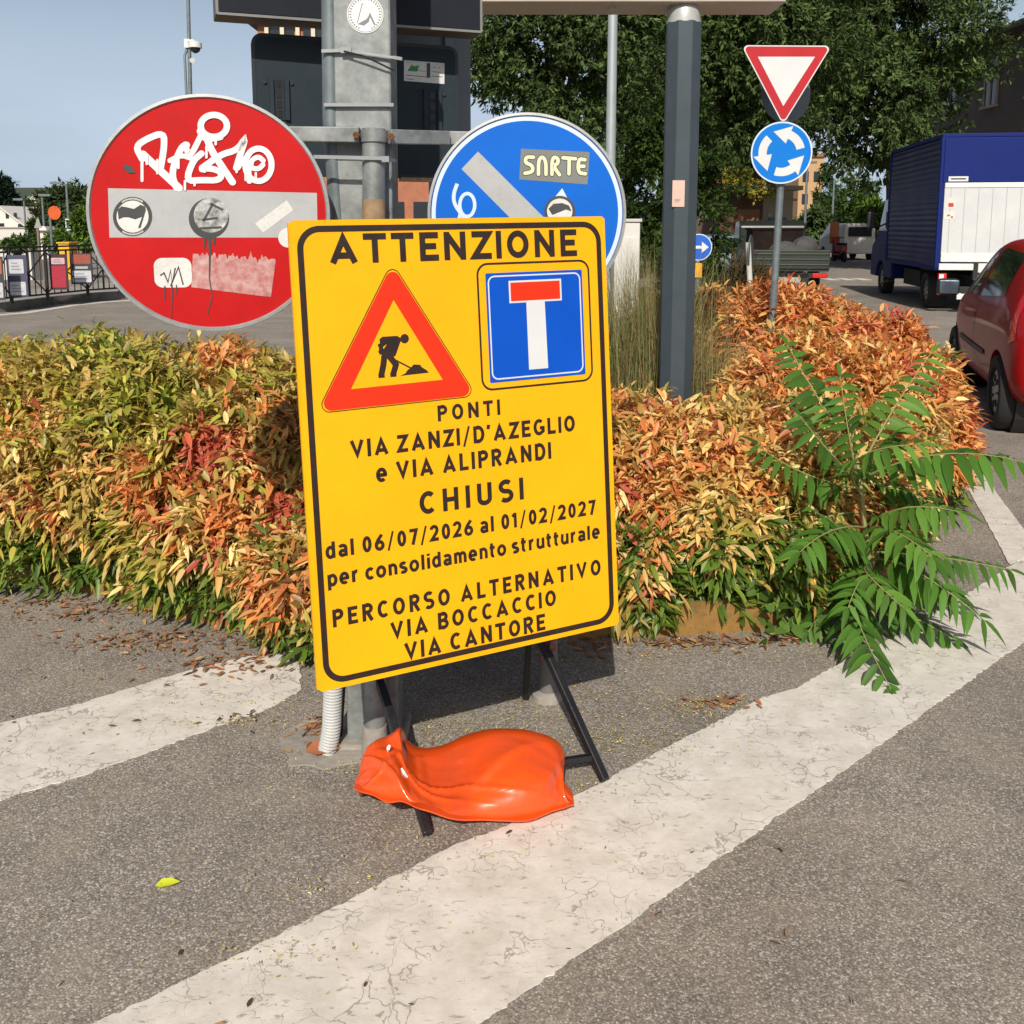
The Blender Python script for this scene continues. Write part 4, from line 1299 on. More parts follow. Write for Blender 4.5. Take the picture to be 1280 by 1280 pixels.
mb = MB(); DB.flat(mb, [Z1(*p, .001) for p in [(972, 852), (1092, 763), (1118, 800), (1003, 886)]], .0010); mb.build('strip_sticker', M_PAPER, fc)
mb = MB(); DB.flat(mb, rrect(*Z1(590, 1096), *Z1(728, 982), .022), .0010); s_ = mb.build('torn_label', M_PAPER, fc)
mb = MB()
for P in ([(610, 1050), (625, 1040), (640, 1075), (650, 1030), (655, 1080), (668, 1020)], [(650, 1090), (680, 1018), (698, 1085)]):
    DB.ribbon(mb, [Z1(*p, .0013) for p in P], .004, .0013)
mb.build('sticker_print', M_SINK, s_)
top_e = [(735 + 315 * i / 60, 965 + 22 * i / 60 + 34 * mnoise.noise(Vector((i * .37, 2, 2))) + 22 * mnoise.noise(Vector((i * .91, 5, 2)))) for i in range(61)]
mb = MB(); DB.flat(mb, [Z1(*p, .001) for p in top_e + [(1032, 1132), (729, 1094)]], .0010)
mb.build('peeled_label', mat('peeled_film', (.60, .13, .12), .55, var=.4, vscale=40, color2=(.56, .38, .36)), fc)
mb = MB(); DB.flat(mb, dcirc(1098, 905, 38, .001), .0010); mb.build('round_sticker', M_PAPER, fc)

bs, BB = disc_sign('keep_right_sign', 'big blue disc with white diagonal arrow, half hidden by the yellow notice', 659, 268, .2955, YR_ + .15, 0, 2)
bf = discface(BB, .2955, 'face', M_DBLUE, bs)
def Z3(x, y, f_=.001): return BB.uv(520 + x / 3.2, y / 3.2, f_)
mb = MB(); BB.ribbon(mb, arc(0, 0, .278, .278, 0, 360, 90)[:-1], .012, .0006, True); mb.build('edge_ring', M_LBLUE, bf)
mb = MB(); BB.flat(mb, [Z3(182, 676), Z3(248, 606), Z3(640, 998), Z3(572, 1068)], .0008)
BB.flat(mb, [Z3(460, 1090), Z3(700, 1120), Z3(680, 880)], .0009); mb.build('arrow', M_DWHITE, bf)
mb = MB()
BB.ribbon(mb, smooth2d([Z3(*p) for p in [(165, 735), (150, 775), (152, 815), (185, 862), (200, 880)]], 2), .011, .0010)
BB.ribbon(mb, [Z3(205 + 30 * math.cos(R_(a)), 820 + 46 * math.sin(R_(a))) for a in range(0, 360, 15)], .010, .0011, True)
BB.ribbon(mb, [Z3(180, 845), Z3(172, 875)], .010, .0012)
mb.build('graffiti', mat('spray_pale', (.55, .66, .78), .5), bf)
mb = MB(); BB.flat(mb, [Z3(420, 595), Z3(694, 608), Z3(686, 738), Z3(413, 718)], .0009); s_ = mb.build('tag_sticker', mat('sticker_grey', (.17, .18, .17), .6), bf)
SL = [[(470, 624), (440, 622), (436, 646), (466, 656), (468, 682), (436, 688)],
      [(490, 692), (490, 636), (505, 620), (520, 640), (520, 692)],
      [(544, 692), (544, 626), (566, 624), (570, 648), (548, 658), (574, 694)],
      [(588, 626), (638, 630)], [(613, 632), (612, 690)],
      [(676, 634), (650, 630), (648, 686), (678, 690)], [(650, 660), (672, 660)]]
for w_, f0, m_, nm in ((.0150, .0012, M_SINK, 'sticker_print'), (.0105, .0022, mat('pale_cream', (.68, .66, .44), .6, var=.05), 'tag_fill')):
    mb = MB()
    for q, pts in enumerate(SL):
        f_ = f0 + q * .00008
        P = smooth2d([Z3(x, y + 5, f_) for x, y in pts], 2)
        BB.ribbon(mb, P, w_, f_)
        for e_ in (P[0], P[-1]): BB.flat(mb, arc(e_[0], e_[1], w_ / 2, w_ / 2, 0, 360, 12)[:-1], f_ + .00003)
    mb.build(nm, m_, s_)
def bc(x, y, r, f_): return [BB.uv(520 + (x + r * math.cos(R_(a))) / 3.2, (y + r * math.sin(R_(a))) / 3.2, f_) for a in range(0, 360, 10)]
mb = MB(); BB.flat(mb, bc(575, 845, 62, .001), .0011); s_ = mb.build('flag_sticker', M_SINK, bf)
mb = MB(); BB.flat(mb, bc(575, 845, 51, .0013), .0013); mb.build('sticker_print', M_PAPER, s_)
mb = MB(); BB.flat(mb, [Z3(*p, .0015) for p in [(530, 835), (550, 815), (585, 812), (612, 822), (622, 845), (600, 838), (570, 850), (545, 860)]], .0016); mb.build('flag', M_SINK, s_)
mb = MB(); BB.flat(mb, [Z3(558, 785), Z3(585, 753), Z3(604, 790)], .0010); mb.build('torn_label', M_LBLUE, bf)

# ---- display board and dark panels mounted behind the post
Rz = lambda a: Matrix.Rotation(R_(a), 3, 'Z')
Lp, Rp = at(269, 18, 3.16), at(603.5, 43, 3.46)
yaw = math.degrees(math.atan2(Rp.y - Lp.y, Rp.x - Lp.x))
dB = Board(((Lp.x + Rp.x) / 2, (Lp.y + Rp.y) / 2, (Lp.z + Rp.z) / 2), Rz(yaw))
wd = math.hypot(Rp.x - Lp.x, Rp.y - Lp.y)
M_PANEL = mat('panel_dark', (.012, .015, .023), .6, var=.2, vscale=4, dirt=.1, spec=.2)
M_FRAMEB = mat('panel_frame', (.10, .075, .055), .5, var=.2)
db = thing('display_board', 'black display board at the top of the photo, cut off by the frame', 'display', (dB.o.x, dB.o.y, dB.o.z))
mb = MB(); dB.slab(mb, [(-wd / 2, 0), (wd / 2, 0), (wd / 2, .5), (-wd / 2, .5)], -.11, 0); mb.build('housing', M_FRAMEB, db, bevel=.004)
mb = MB(); dB.slab(mb, [(-wd / 2 + .012, .012), (wd / 2 - .012, .012), (wd / 2 - .012, .488), (-wd / 2 + .012, .488)], .0005, .004); mb.build('back_plate', M_PANEL, db)
mb = MB(); dB.ribbon(mb, rrect(-wd / 2 + .006, .006, wd / 2 - .006, .494, .004), .008, .0025, True); mb.build('trim', mat('trim_grey', (.2, .2, .2), .5), db)
mb = MB().bar(dB.w(.1, .2, -.11), (xr, YP + .15, dB.o.z + .2), .05, .05).bar(dB.w(-.05, .2, -.05), (xl, YP + .16, dB.o.z + .2), .05, .05); mb.build('bracket', M_GALV, db)
La, Ra = at(314, 41, 3.32), at(572, 60, 3.58)
ya = math.degrees(math.atan2(Ra.y - La.y, Ra.x - La.x))
pB = Board(La, Rz(ya)); wp_ = math.hypot(Ra.x - La.x, Ra.y - La.y)
hp_ = at(545, 60, 3.55).z - at(545, 226, 3.55).z
pp = thing('notice_panel', 'dark slate back of a sign panel with two slotted mounting rails behind the post', 'sign', (La.x, La.y, La.z - hp_))
mb = MB(); pB.slab(mb, rrect(0, -hp_, wp_, 0, .035), -.03, 0); pn = mb.build('panel', M_DGREY, pp, bevel=.003)
mb = MB(); pB.ribbon(mb, rrect(.004, -hp_ + .004, wp_ - .004, -.004, .032), .012, .0015, True); mb.build('edge_fold', mat('panel_edge', (.02, .024, .03), .4), pn)
for px, y0, y1 in ((348, 98, 150), (540, 112, 168)):
    u, v1 = pB.uv(px, y0); _, v0 = pB.uv(px, y1)
    mb = MB(); pB.slab(mb, [(u - .033, v0), (u - .018, v0), (u - .018, v1), (u - .033, v1)], .0005, .012); pB.slab(mb, [(u + .018, v0), (u + .033, v0), (u + .033, v1), (u + .018, v1)], .0005, .012)
    pB.slab(mb, [(u - .017, v0), (u + .017, v0), (u + .017, v1), (u - .017, v1)], .0005, .003)
    rl = mb.build('mounting_rail', M_DGREY, pp)
    mb = MB()
    for k in range(4):
        vv = v1 + (v0 - v1) * (.14 + .24 * k)
        pB.slab(mb, [(u - .009, vv - .013), (u + .009, vv - .013), (u + .009, vv + .013), (u - .009, vv + .013)], .0035, .0045)
    mb.build('slot', M_BLACK, rl)
    for du in (-.045, .045):
        mb = MB()
        c = pB.w(u + du, v1 - .015, .0)
        mb.tube([c, c + Vector((0, -.006, 0))], .006, 6)
        mb.build('bolt', M_DGREY, rl)
mb = MB(); pB.flat(mb, [pB.uv(505, 75, .001), pB.uv(555.5, 79, .001), pB.uv(555.5, 105, .001), pB.uv(505, 101, .001)], .0012); lb = mb.build('maker_label', M_PAPER, pn)
mb = MB()
def zl(x, y): return pB.uv(260 + x / 3.5556, y / 3.5556, .002)
pB.flat(mb, [zl(972, 280), zl(988, 281), zl(988, 346), zl(972, 345)], .0016)
for a, b in ((( 880, 334), (985, 343)), ((880, 350), (915, 353)), ((1000, 318), (1035, 322)), ((1002, 300), (1012, 301)), ((1022, 300), (1030, 302)), ((995, 338), (1044, 342))):
    pB.ribbon(mb, [zl(*a), zl(*b)], .0022, .00165)
mb.build('label_print', M_SINK, lb)
mb = MB(); pB.flat(mb, [zl(886, 315), zl(905, 288), (zl(918, 295)), zl(938, 290), zl(930, 318)], .0017); pB.ribbon(mb, [zl(930, 312), zl(965, 318)], .002, .00175); mb.build('label_emblem', mat('label_green', (.05, .22, .06), .6), lb)
mb = MB(); pB.slab(mb, [(wp_ * .70, -hp_ - .012), (wp_ * .95, -hp_ - .012), (wp_ * .95, -hp_ + .002), (wp_ * .70, -hp_ + .002)], -.032, .003); mb.build('torn_edge', mat('torn_board', (.34, .22, .12), .9, var=.4, vscale=60), pn)
# paler grey panel behind it
La, Ra = at(488, 40, 3.75), at(588, 47, 3.86)
gB = Board(La, Rz(math.degrees(math.atan2(Ra.y - La.y, Ra.x - La.x)))); wg = (Ra - La).length
gp_ = thing('back_panel', 'pale grey metal panel showing at the right of the dark slate panel', 'panel', (La.x, La.y, 1.7))
hg = La.z - at(540, 200, 3.8).z
mb = MB(); gB.slab(mb, rrect(0, -hg, wg, 0, .006), -.03, 0); mb.build('panel', mat('panel_grey', (.14, .155, .165), .5, var=.12), gp_, bevel=.002)
mb = MB(); gB.slab(mb, [(wg * .66, -.055), (wg * .77, -.055), (wg * .77, -.002), (wg * .66, -.002)], .0005, .02); mb.build('bracket', M_GALVP, gp_)
mb = MB().tube([(La.x + .15, 3.95, 0), (La.x + .15, 3.95, La.z)], .03, 12); mb.build('post', M_GALVP, gp_, smooth=True)
mb = MB().bar((xl + .05, YP + .15, La.z - .25), pB.w(wp_ * .45, -.25, -.03), .04, .04).bar((xr - .04, YP + .15, 1.85), pB.w(wp_ * .55, -hp_ + .12, -.03), .04, .04); mb.build('bracket', M_GALV, pp)

# things standing in the notice's shadow: a stub post with a round foot and old tape
sb_ = gd(696, 872)
t = thing('post_stub', 'short dark post with pale round foot in the shadow under the yellow notice', 'post', (sb_.x - .03, sb_.y, 0))
mb = MB().tube([(sb_.x - .03, sb_.y, 0), (sb_.x - .03, sb_.y, .018), (sb_.x - .03, sb_.y, .03)], [.055, .055, .03], 24); mb.build('foot', M_CEM, t, smooth=True)
mb = MB().tube([(sb_.x - .03, sb_.y, .03), (sb_.x - .03, sb_.y, .5)], .032, 16); mb.build('pole', mat('stub_paint', (.16, .15, .145), .6, var=.2), t, smooth=True)
mb = MB()
for k in range(5):
    z = .16 + k * .035
    mb.bar((sb_.x - .055, sb_.y - .034, z), (sb_.x - .005, sb_.y - .034, z + .03), .003, .006).bar((sb_.x - .005, sb_.y - .036, z), (sb_.x - .055, sb_.y - .036, z + .03), .003, .006)
mb.build('tape', mat('red_tape', (.42, .06, .05), .6), t)

# ================================================================== MIDDLE DISTANCE STREET FURNITURE
M_GANTRY = mat('gantry_beige', (.56, .52, .45), .5, var=.08, vscale=3, dirt=.12)
M_POLED = mat('dark_pole_paint', (.048, .066, .080), .5, spec=.3, var=.12, vscale=6, dirt=.1)
M_COLLAR = mat('collar_grey', (.42, .43, .42), .4, metal=.2, var=.1)
YD = 5.3
xd = at(849, 280, YD).x
gt = thing('gantry', 'dark octagonal steel post carrying a beige overhead beam', 'gantry', (xd, YD, 0))
wD = 20.5 / F * YD * 1.0
cz = at(849, 29, YD).z
mb = MB().tube([(xd, YD, 0), (xd, YD, cz)], wD / math.cos(math.pi / 8) * .985, 8, rot=R_(19)); pl = mb.build('post', M_POLED, gt, bevel=.004)
c2 = at(849, 8, YD).z
mb = MB().tube([(xd, YD, cz - .005), (xd, YD, cz + .01), (xd, YD, cz + .012), (xd, YD, c2 - .03), (xd, YD, c2)], [wD * 1.0, wD * 1.0, wD * .95, wD * .95, wD * .80], 28); mb.build('collar', M_COLLAR, gt, smooth=True)
z0 = at(700, 8, YD).z
mb = MB().box(((at(500, 0, YD).x + at(976, 0, YD).x) / 2, YD + .05, z0 + .11), (at(976, 0, YD).x - at(500, 0, YD).x, .32, .22)); mb.build('beam', M_GANTRY, gt, bevel=.008)
mb = MB().box(((at(500, 0, YD).x + at(976, 0, YD).x) / 2, YD - .115, z0 + .045), (at(976, 0, YD).x - at(500, 0, YD).x + .004, .018, .022)); mb.build('beam_flange', M_COLLAR, gt)
for px in (766, 840):
    c = at(px, 8, YD)
    mb = MB().box((c.x, YD + .03, z0 - .006), (.035, .05, .014)); mb.build('fixing_clip', M_COLLAR, gt)
P_ = at(848, 242, YD - wD - .0)
gbB = Board((P_.x, YD - wD * 1.015, P_.z), Matrix.Identity(3))
mb = MB(); gbB.slab(mb, rrect(-.033, -.07, .033, .07, .003), .0, .0012); s_ = mb.build('sticker', mat('sticker_pink', (.62, .44, .36), .6, var=.1), pl)
mb = MB()
for k in range(3): gbB.ribbon(mb, [(-.02, -.03 - k * .007), (.012 - .004 * k, -.03 - k * .007)], .003, .0016)
mb.build('sticker_print', mat('print_grey', (.19, .2, .2), .6), s_)

YL = 10.0
xL = at(763, 190, YL).x
t = thing('lamp_post', 'slim galvanised lamp post between the blue disc and the dark post', 'lamp post', (xL, YL, 0))
mb = MB().tube([(xL - .01, YL, 0), (xL, YL, 1.2), (xL + .02, YL, 9)], [.07, .052, .04], 16); mb.build('pole', mat('pole_grey', (.36, .40, .41), .5, metal=.3, var=.08), t, smooth=True)
mb = MB().tube([(xL + .02, YL, 9), (xL + .1, YL - .4, 9.25), (xL + .2, YL - 1.2, 9.3)], .03, 10).box((xL + .22, YL - 1.4, 9.3), (.22, .6, .1)); mb.build('lamp_head', M_GALVP, t)

# give-way and roundabout plates on one leaning pole
YG = 6.8
t = thing('roundabout_sign_post', 'leaning pole with white give-way triangle above a blue roundabout disc', 'sign', at(961, 470, YG))
ptop, pbot = at(986, 66, YG + .03), at(961, 470, YG + .03)
mb = MB().tube([pbot + (pbot - ptop) * .45, ptop], .0255, 16); mb.build('pole', M_GALVP, t, smooth=True)
tB = Board(at(983, 100, YG - .02), Matrix.Rotation(R_(-2), 3, 'Z') @ Matrix.Rotation(R_(-1.5), 3, 'Y'))
def t4(x, y, f_=0): return tB.uv(860 + x / 3.0476, y / 3.0476, f_)
A, Bq, Cq = t4(203, 172), t4(548, 174), t4(362, 476)
def rt(k, r):
    cx_, cy_ = (A[0] + Bq[0] + Cq[0]) / 3, (A[1] + Bq[1] + Cq[1]) / 3
    q = [(cx_ + (p[0] - cx_) * k, cy_ + (p[1] - cy_) * k) for p in (A, Bq, Cq)]
    return rtri(q[0][0], q[0][1], q[1][0], q[1][1], q[2][0], q[2][1], r)
M_GRED = mat('giveway_red', (.44, .022, .03), .5, var=.06, spec=.2)
mb = MB(); tB.slab(mb, rt(1.0, .026), -.004, 0); pt = mb.build('give_way_plate', M_WHITE, t)
mb = MB(); tB.flat(mb, rt(.955, .022), .0012); mb.build('red_border', M_GRED, pt)
mb = MB(); tB.flat(mb, [t4(266, 216, .0024), t4(484, 216, .0024), t4(363, 404, .0024)], .0024); mb.build('white_field', M_WHITE, pt)
rB = Board(at(977, 191, YG - .02), Matrix.Rotation(R_(-2), 3, 'Z'))
rr_ = 37.3 / F * YG
M_RBLUE = mat('roundabout_blue', (.002, .17, .60), .5, var=.05, spec=.18)
mb = MB(); rB.slab(mb, arc(0, 0, rr_, rr_, 0, 360, 64)[:-1], -.004, 0); pd = mb.build('roundabout_plate', M_LBLUE, t)
mb = MB(); rB.flat(mb, arc(0, 0, rr_ * .95, rr_ * .95, 0, 360, 64)[:-1], .001); mb.build('blue_field', M_RBLUE, pd)
mb = MB()
for k in range(3):
    a0 = 12 + 120 * k
    ring = arc(0, 0, rr_ * .62, rr_ * .62, a0, a0 + 58, 10)
    rB.ribbon(mb, ring, rr_ * .27, .002 + k * .0001)
    a1 = R_(a0 + 56)
    rad, tn = Vector((math.cos(a1), math.sin(a1))), Vector((-math.sin(a1), math.cos(a1)))
    c = rad * rr_ * .62
    q = [c + rad * rr_ * .30, c - rad * rr_ * .30, c + tn * rr_ * .52 - rad * rr_ * .10]
    rB.flat(mb, [(p.x, p.y) for p in q], .0025 + k * .0001)
mb.build('ring_arrow', M_WHITE, pd)
bB = Board(at(983, 117, YG + .22), Matrix.Rotation(R_(20), 3, 'Z'))
mb = MB(); bB.slab(mb, arc(0, 0, .205, .205, 0, 360, 48)[:-1], -.006, 0); mb.build('rear_plate', mat('plate_back', (.12, .14, .15), .5, metal=.4), t)
mb = MB()
for y in (112, 190): mb.box(at(982 if y < 150 else 977, y, YG + .015), (.09, .06, .03))
mb.build('bracket', M_ALU, t)

# white cabinet beyond the grass
c = at(787, 330, 9.0)
t = thing('cabinet', 'white utility cabinet peeping out right of the blue disc', 'cabinet', (c.x, 9, 0))
mb = MB().box((at(784, 300, 9).x, 9.15, .82), (.24, .3, 1.64)); mb.build('body', mat('cabinet_white', (.62, .61, .57), .6, var=.06), t, bevel=.012)
mb = MB().box((at(784, 300, 9).x, 9.15, 1.655), (.27, .33, .03)); mb.build('lid', mat('cabinet_lid', (.5, .49, .46), .6), t, bevel=.005)
mb = MB().box((at(786, 300, 9).x, 8.996, .85), (.16, .008, 1.3)); mb.build('door', mat('cabinet_white', (.62, .61, .57), .6), t, bevel=.002)

# blue arrow disc on a yellow marker post
YB_ = 14.0
xb = at(873, 309, YB_).x
t = thing('keep_right_marker', 'small blue right-arrow disc on a yellow marker post behind the dark post', 'sign', (xb, YB_, 0))
aB = Board(at(873.5, 309, YB_), Matrix.Rotation(R_(0), 3, 'Z'))
rm = 16.5 / F * YB_
mb = MB(); aB.slab(mb, arc(0, 0, rm, rm, 0, 360, 48)[:-1], -.01, 0); pd = mb.build('plate', M_LBLUE, t)
mb = MB(); aB.flat(mb, arc(0, 0, rm * .93, rm * .93, 0, 360, 48)[:-1], .002); mb.build('blue_field', mat('marker_blue', (.01, .10, .5), .45), pd)
mb = MB(); aB.flat(mb, [(-rm * .6, -rm * .11), (rm * .25, -rm * .11), (rm * .25, rm * .11), (-rm * .6, rm * .11)], .0045); aB.flat(mb, [(rm * .22, -rm * .42), (rm * .75, 0), (rm * .22, rm * .42)], .0048); mb.build('arrow', M_WHITE, pd)
za, zb2 = at(873, 329, YB_).z, at(873, 347, YB_).z
mb = MB().box((xb, YB_, (za + zb2) / 2), (.12, .04, za - zb2)); mb.build('reflector_panel', mat('marker_yellow', (.78, .36, .01), .5), t, bevel=.006)
mb = MB().tube([(xb, YB_ + .03, 0), (xb, YB_ + .03, za + .1)], .03, 12); mb.build('pole', M_GALVP, t, smooth=True)

# splitter island with pale kerb, brushwood, and the back of a small disc
YS = 19.5
M_KW = mat('kerb_pale', (.52, .48, .42), .85, var=.15, vscale=4, bump=.3)
a, b = at(868, 368, YS), at(965, 368, YS)
mb = MB().box(((a.x + b.x) / 2, YS + 1.6, .1), (b.x - a.x + .6, 3.2, .2))
kind(mb.build('splitter_island', M_KW, bevel=.06), 'structure')
n = 2600
cx_ = (at(932, 340, YS + .8).x)
th, q = rng.uniform(0, 6.28, n), np.sqrt(rng.random(n))
P = np.stack([cx_ + .75 * q * np.cos(th), YS + 1.2 + .6 * q * np.sin(th), .2 + rng.random(n) * .75 * (1 - q ** 2)], 1)
D = unit(np.stack([np.cos(th) * q, np.sin(th) * q, rng.uniform(.1, .8, n)], 1) + rng.normal(0, .35, (n, 3)))
V, T = diamond_arrays(P, D, unit(rng.normal(0, 1, (n, 3))), rng.uniform(.15, .4, n), rng.uniform(.012, .035, n))
C = np.array([(.10, .065, .035), (.16, .10, .05), (.07, .055, .03), (.06, .075, .025)])[rng.integers(0, 4, n)] * rng.uniform(.6, 1.3, (n, 1))
tag(fast_mesh('dry_bush', V, T, 4, np.repeat(C, 4, axis=0), M_LIT, None, (cx_, YS + 1.2, .2)), 'dead brown twiggy bush in front of the pickup truck', 'bush')
t = thing('small_sign', 'back of a small thin disc on a pale pole beside the dead bush', 'sign', (at(936, 360, YS - .1).x, YS - .1, .2))
mb = MB().tube([at(938, 363, YS - .1), at(935, 303, YS - .1)], .055, 12); mb.build('pole', mat('pole_pale', (.5, .5, .47), .5), t, smooth=True)
sB = Board(at(939, 314, YS), Matrix.Rotation(R_(68), 3, 'Z'))
mb = MB(); sB.slab(mb, arc(0, 0, .33, .33, 0, 360, 32)[:-1], -.02, 0); mb.build('plate', mat('plate_back', (.12, .14, .15), .5, metal=.4), t)

# camera mast on the left
YC = 26
t = thing('camera_mast', 'thin grey mast with white dome camera above the no-entry disc', 'camera mast', (at(237, 350, YC).x, YC, 0))
xa = at(237, 100, YC).x
mb = MB().tube([(xa, YC, 0), (xa - .02, YC, 4), (at(234.5, -30, YC).x, YC, at(234, -30, YC).z)], [.07, .055, .045], 12); mb.build('mast', M_GALVP, t, smooth=True)
x2 = at(233, 100, YC).x
mb = MB().tube([(x2, YC - .05, 0), (x2, YC - .05, at(233, 70, YC).z), (xa, YC, at(235, 58, YC).z)], .035, 10); mb.build('cable_pipe', M_GALVP, t, smooth=True)
cc = at(244, 59, YC - .2)
M_CAMW = mat('camera_white', (.66, .66, .65), .4)
mb = MB().tube([(xa, YC, cc.z + .18), (xa + .08, YC - .1, cc.z + .16), (cc.x, YC - .2, cc.z + .14)], .06, 10).box((xa, YC - .02, cc.z + .12), (.14, .16, .22)); mb.build('arm', M_CAMW, t, smooth=True)
mb = MB().tube([cc + Vector((0, 0, .16)), cc + Vector((0, 0, .10)), cc + Vector((0, 0, -.02))], [.06, .17, .17], 18); mb.build('housing', M_CAMW, t, smooth=True)
mb = MB().tube([cc + Vector((0, 0, -.02)), cc + Vector((0, 0, -.10)), cc + Vector((0, 0, -.15))], [.14, .11, .04], 16); mb.build('dome', mat('smoked_glass', (.02, .02, .022), .1), t, smooth=True)
c3 = at(242, 75, YC - .15)
mb = MB().tube([c3 + Vector((-.12, .1, 0)), c3 + Vector((0, -.1, -.03))], [.03, .07], 10); mb.build('fixed_camera', M_CAMW, t, smooth=True)

# ================================================================== LEFT SIDE: railing, adverts, signs, houses
M_RAIL = mat('railing_black', (.014, .015, .016), .5, var=.3)
ra = [gd(x, y, .15) for x, y in ((-150, 396), (-60, 387), (15, 379), (60, 374.5), (110, 369), (150, 366), (215, 362), (330, 357))]
rp_ = []
for a, b in zip(ra[:-1], ra[1:]):
    k = max(1, int(round((b - a).length / .95)))
    rp_ += [a + (b - a) * i / k for i in range(k)]
rp_.append(ra[-1])
t = thing('railing', 'black iron railing with crossed bars along the pavement at the left', 'railing', rp_[0])
for p in rp_:
    mb = MB().box((p.x, p.y, .67), (.05, .05, 1.06)); mb.build('post', M_RAIL, t)
mb = MB(); mx_ = MB()
for a, b in zip(rp_[:-1], rp_[1:]):
    for z in (1.20, 1.12, .26): mb.bar((a.x, a.y, z), (b.x, b.y, z), .03, .035)
    mx_.bar((a.x, a.y, .28), (b.x, b.y, 1.10), .018, .022).bar((a.x, a.y, 1.10), (b.x, b.y, .28), .018, .022)
    m_ = (a + b) / 2
    mb.box((m_.x, m_.y, .68), (.03, .03, .85))
    for q in (.17, .33, .67, .83):
        e_ = a + (b - a) * q
        mb.box((e_.x, e_.y, .68), (.016, .016, .85))
mb.build('rail', M_RAIL, t); mx_.build('crossed_bars', M_RAIL, t)
mb = MB()
for i, p in enumerate(rp_): mb.tube([(p.x, p.y, 1.21), (p.x, p.y, 1.25), (p.x, p.y, 1.30)], [.03, .04, .005], 6)
mb.build('finial', M_RAIL, t)
def advert(px0, px1, py0, py1, bgc, blocks, label):
    x_ = (px0 + px1) / 2
    scr = [CX + F * p.x / p.y for p in rp_]
    i_ = max(0, min(len(rp_) - 2, sum(1 for q in scr if q < x_) - 1))
    a, b = rp_[i_], rp_[i_ + 1]
    f_ = (x_ - scr[i_]) / (scr[i_ + 1] - scr[i_])
    Yq = a.y + (b.y - a.y) * f_ - .17
    yaw_ = 12
    B = Board(at(x_, (py0 + py1) / 2, Yq), Rz(yaw_))
    w_, h_ = (px1 - px0) / F * Yq, (py1 - py0) / F * Yq
    t = thing('advert_board', label, 'advert', B.o - Vector((0, 0, h_ / 2)), 'advert boards on the railing')
    mb = MB(); B.slab(mb, [(-w_ / 2, -h_ / 2), (w_ / 2, -h_ / 2), (w_ / 2, h_ / 2), (-w_ / 2, h_ / 2)], -.02, 0); mb.build('board', mat('ad_' + label[:8], bgc, .5, var=.1), t)
    for i, (u0, v0, u1, v1, c) in enumerate(blocks):
        mb = MB(); B.flat(mb, rrect(u0 * w_ - w_ / 2, v0 * h_ - h_ / 2, u1 * w_ - w_ / 2, v1 * h_ - h_ / 2, .02), .003); k = mb.build('print_block', mat('adp_%.2f_%.2f_%.2f' % c, c, .55, var=.15, vscale=12), t)
        if c[0] > .45:
            mb = MB()
            for q in range(3): B.flat(mb, [((u0 + .12) * w_ - w_ / 2, (v0 + (v1 - v0) * (.25 + .22 * q)) * h_ - h_ / 2), ((u1 - .15 - .08 * q) * w_ - w_ / 2, (v0 + (v1 - v0) * (.25 + .22 * q)) * h_ - h_ / 2), ((u1 - .15 - .08 * q) * w_ - w_ / 2, (v0 + (v1 - v0) * (.33 + .22 * q)) * h_ - h_ / 2), ((u0 + .12) * w_ - w_ / 2, (v0 + (v1 - v0) * (.33 + .22 * q)) * h_ - h_ / 2)], .006)
            mb.build('print_lines', mat('print_faint', (.25, .27, .33), .6), k)
advert(10, 33, 319, 371, (.06, .065, .11), [(.12, .56, .85, .9, (.5, .5, .53)), (.1, .04, .9, .36, (.52, .52, .55))], 'slate-blue advert board with two white boxes on the railing')
advert(63, 84, 318, 362, (.05, .015, .025), [(.12, .72, .86, .9, (.55, .36, .38)), (.1, .06, .88, .68, (.36, .02, .04))], 'dark red advert board with a pink strip on the railing')
advert(89, 114, 317, 355, (.04, .04, .055), [(.06, .66, .95, .97, (.3, .07, .04)), (.08, .06, .95, .44, (.5, .51, .55)), (.22, .5, .82, .58, (.4, .4, .42))], 'advert board with brown top and white lower half next to the no-entry disc')
advert(-14, 4, 321, 375, (.05, .05, .06), [(.1, .6, .9, .95, (.38, .12, .06)), (.1, .05, .9, .4, (.48, .48, .5))], 'advert board cut off by the left edge of the photo')

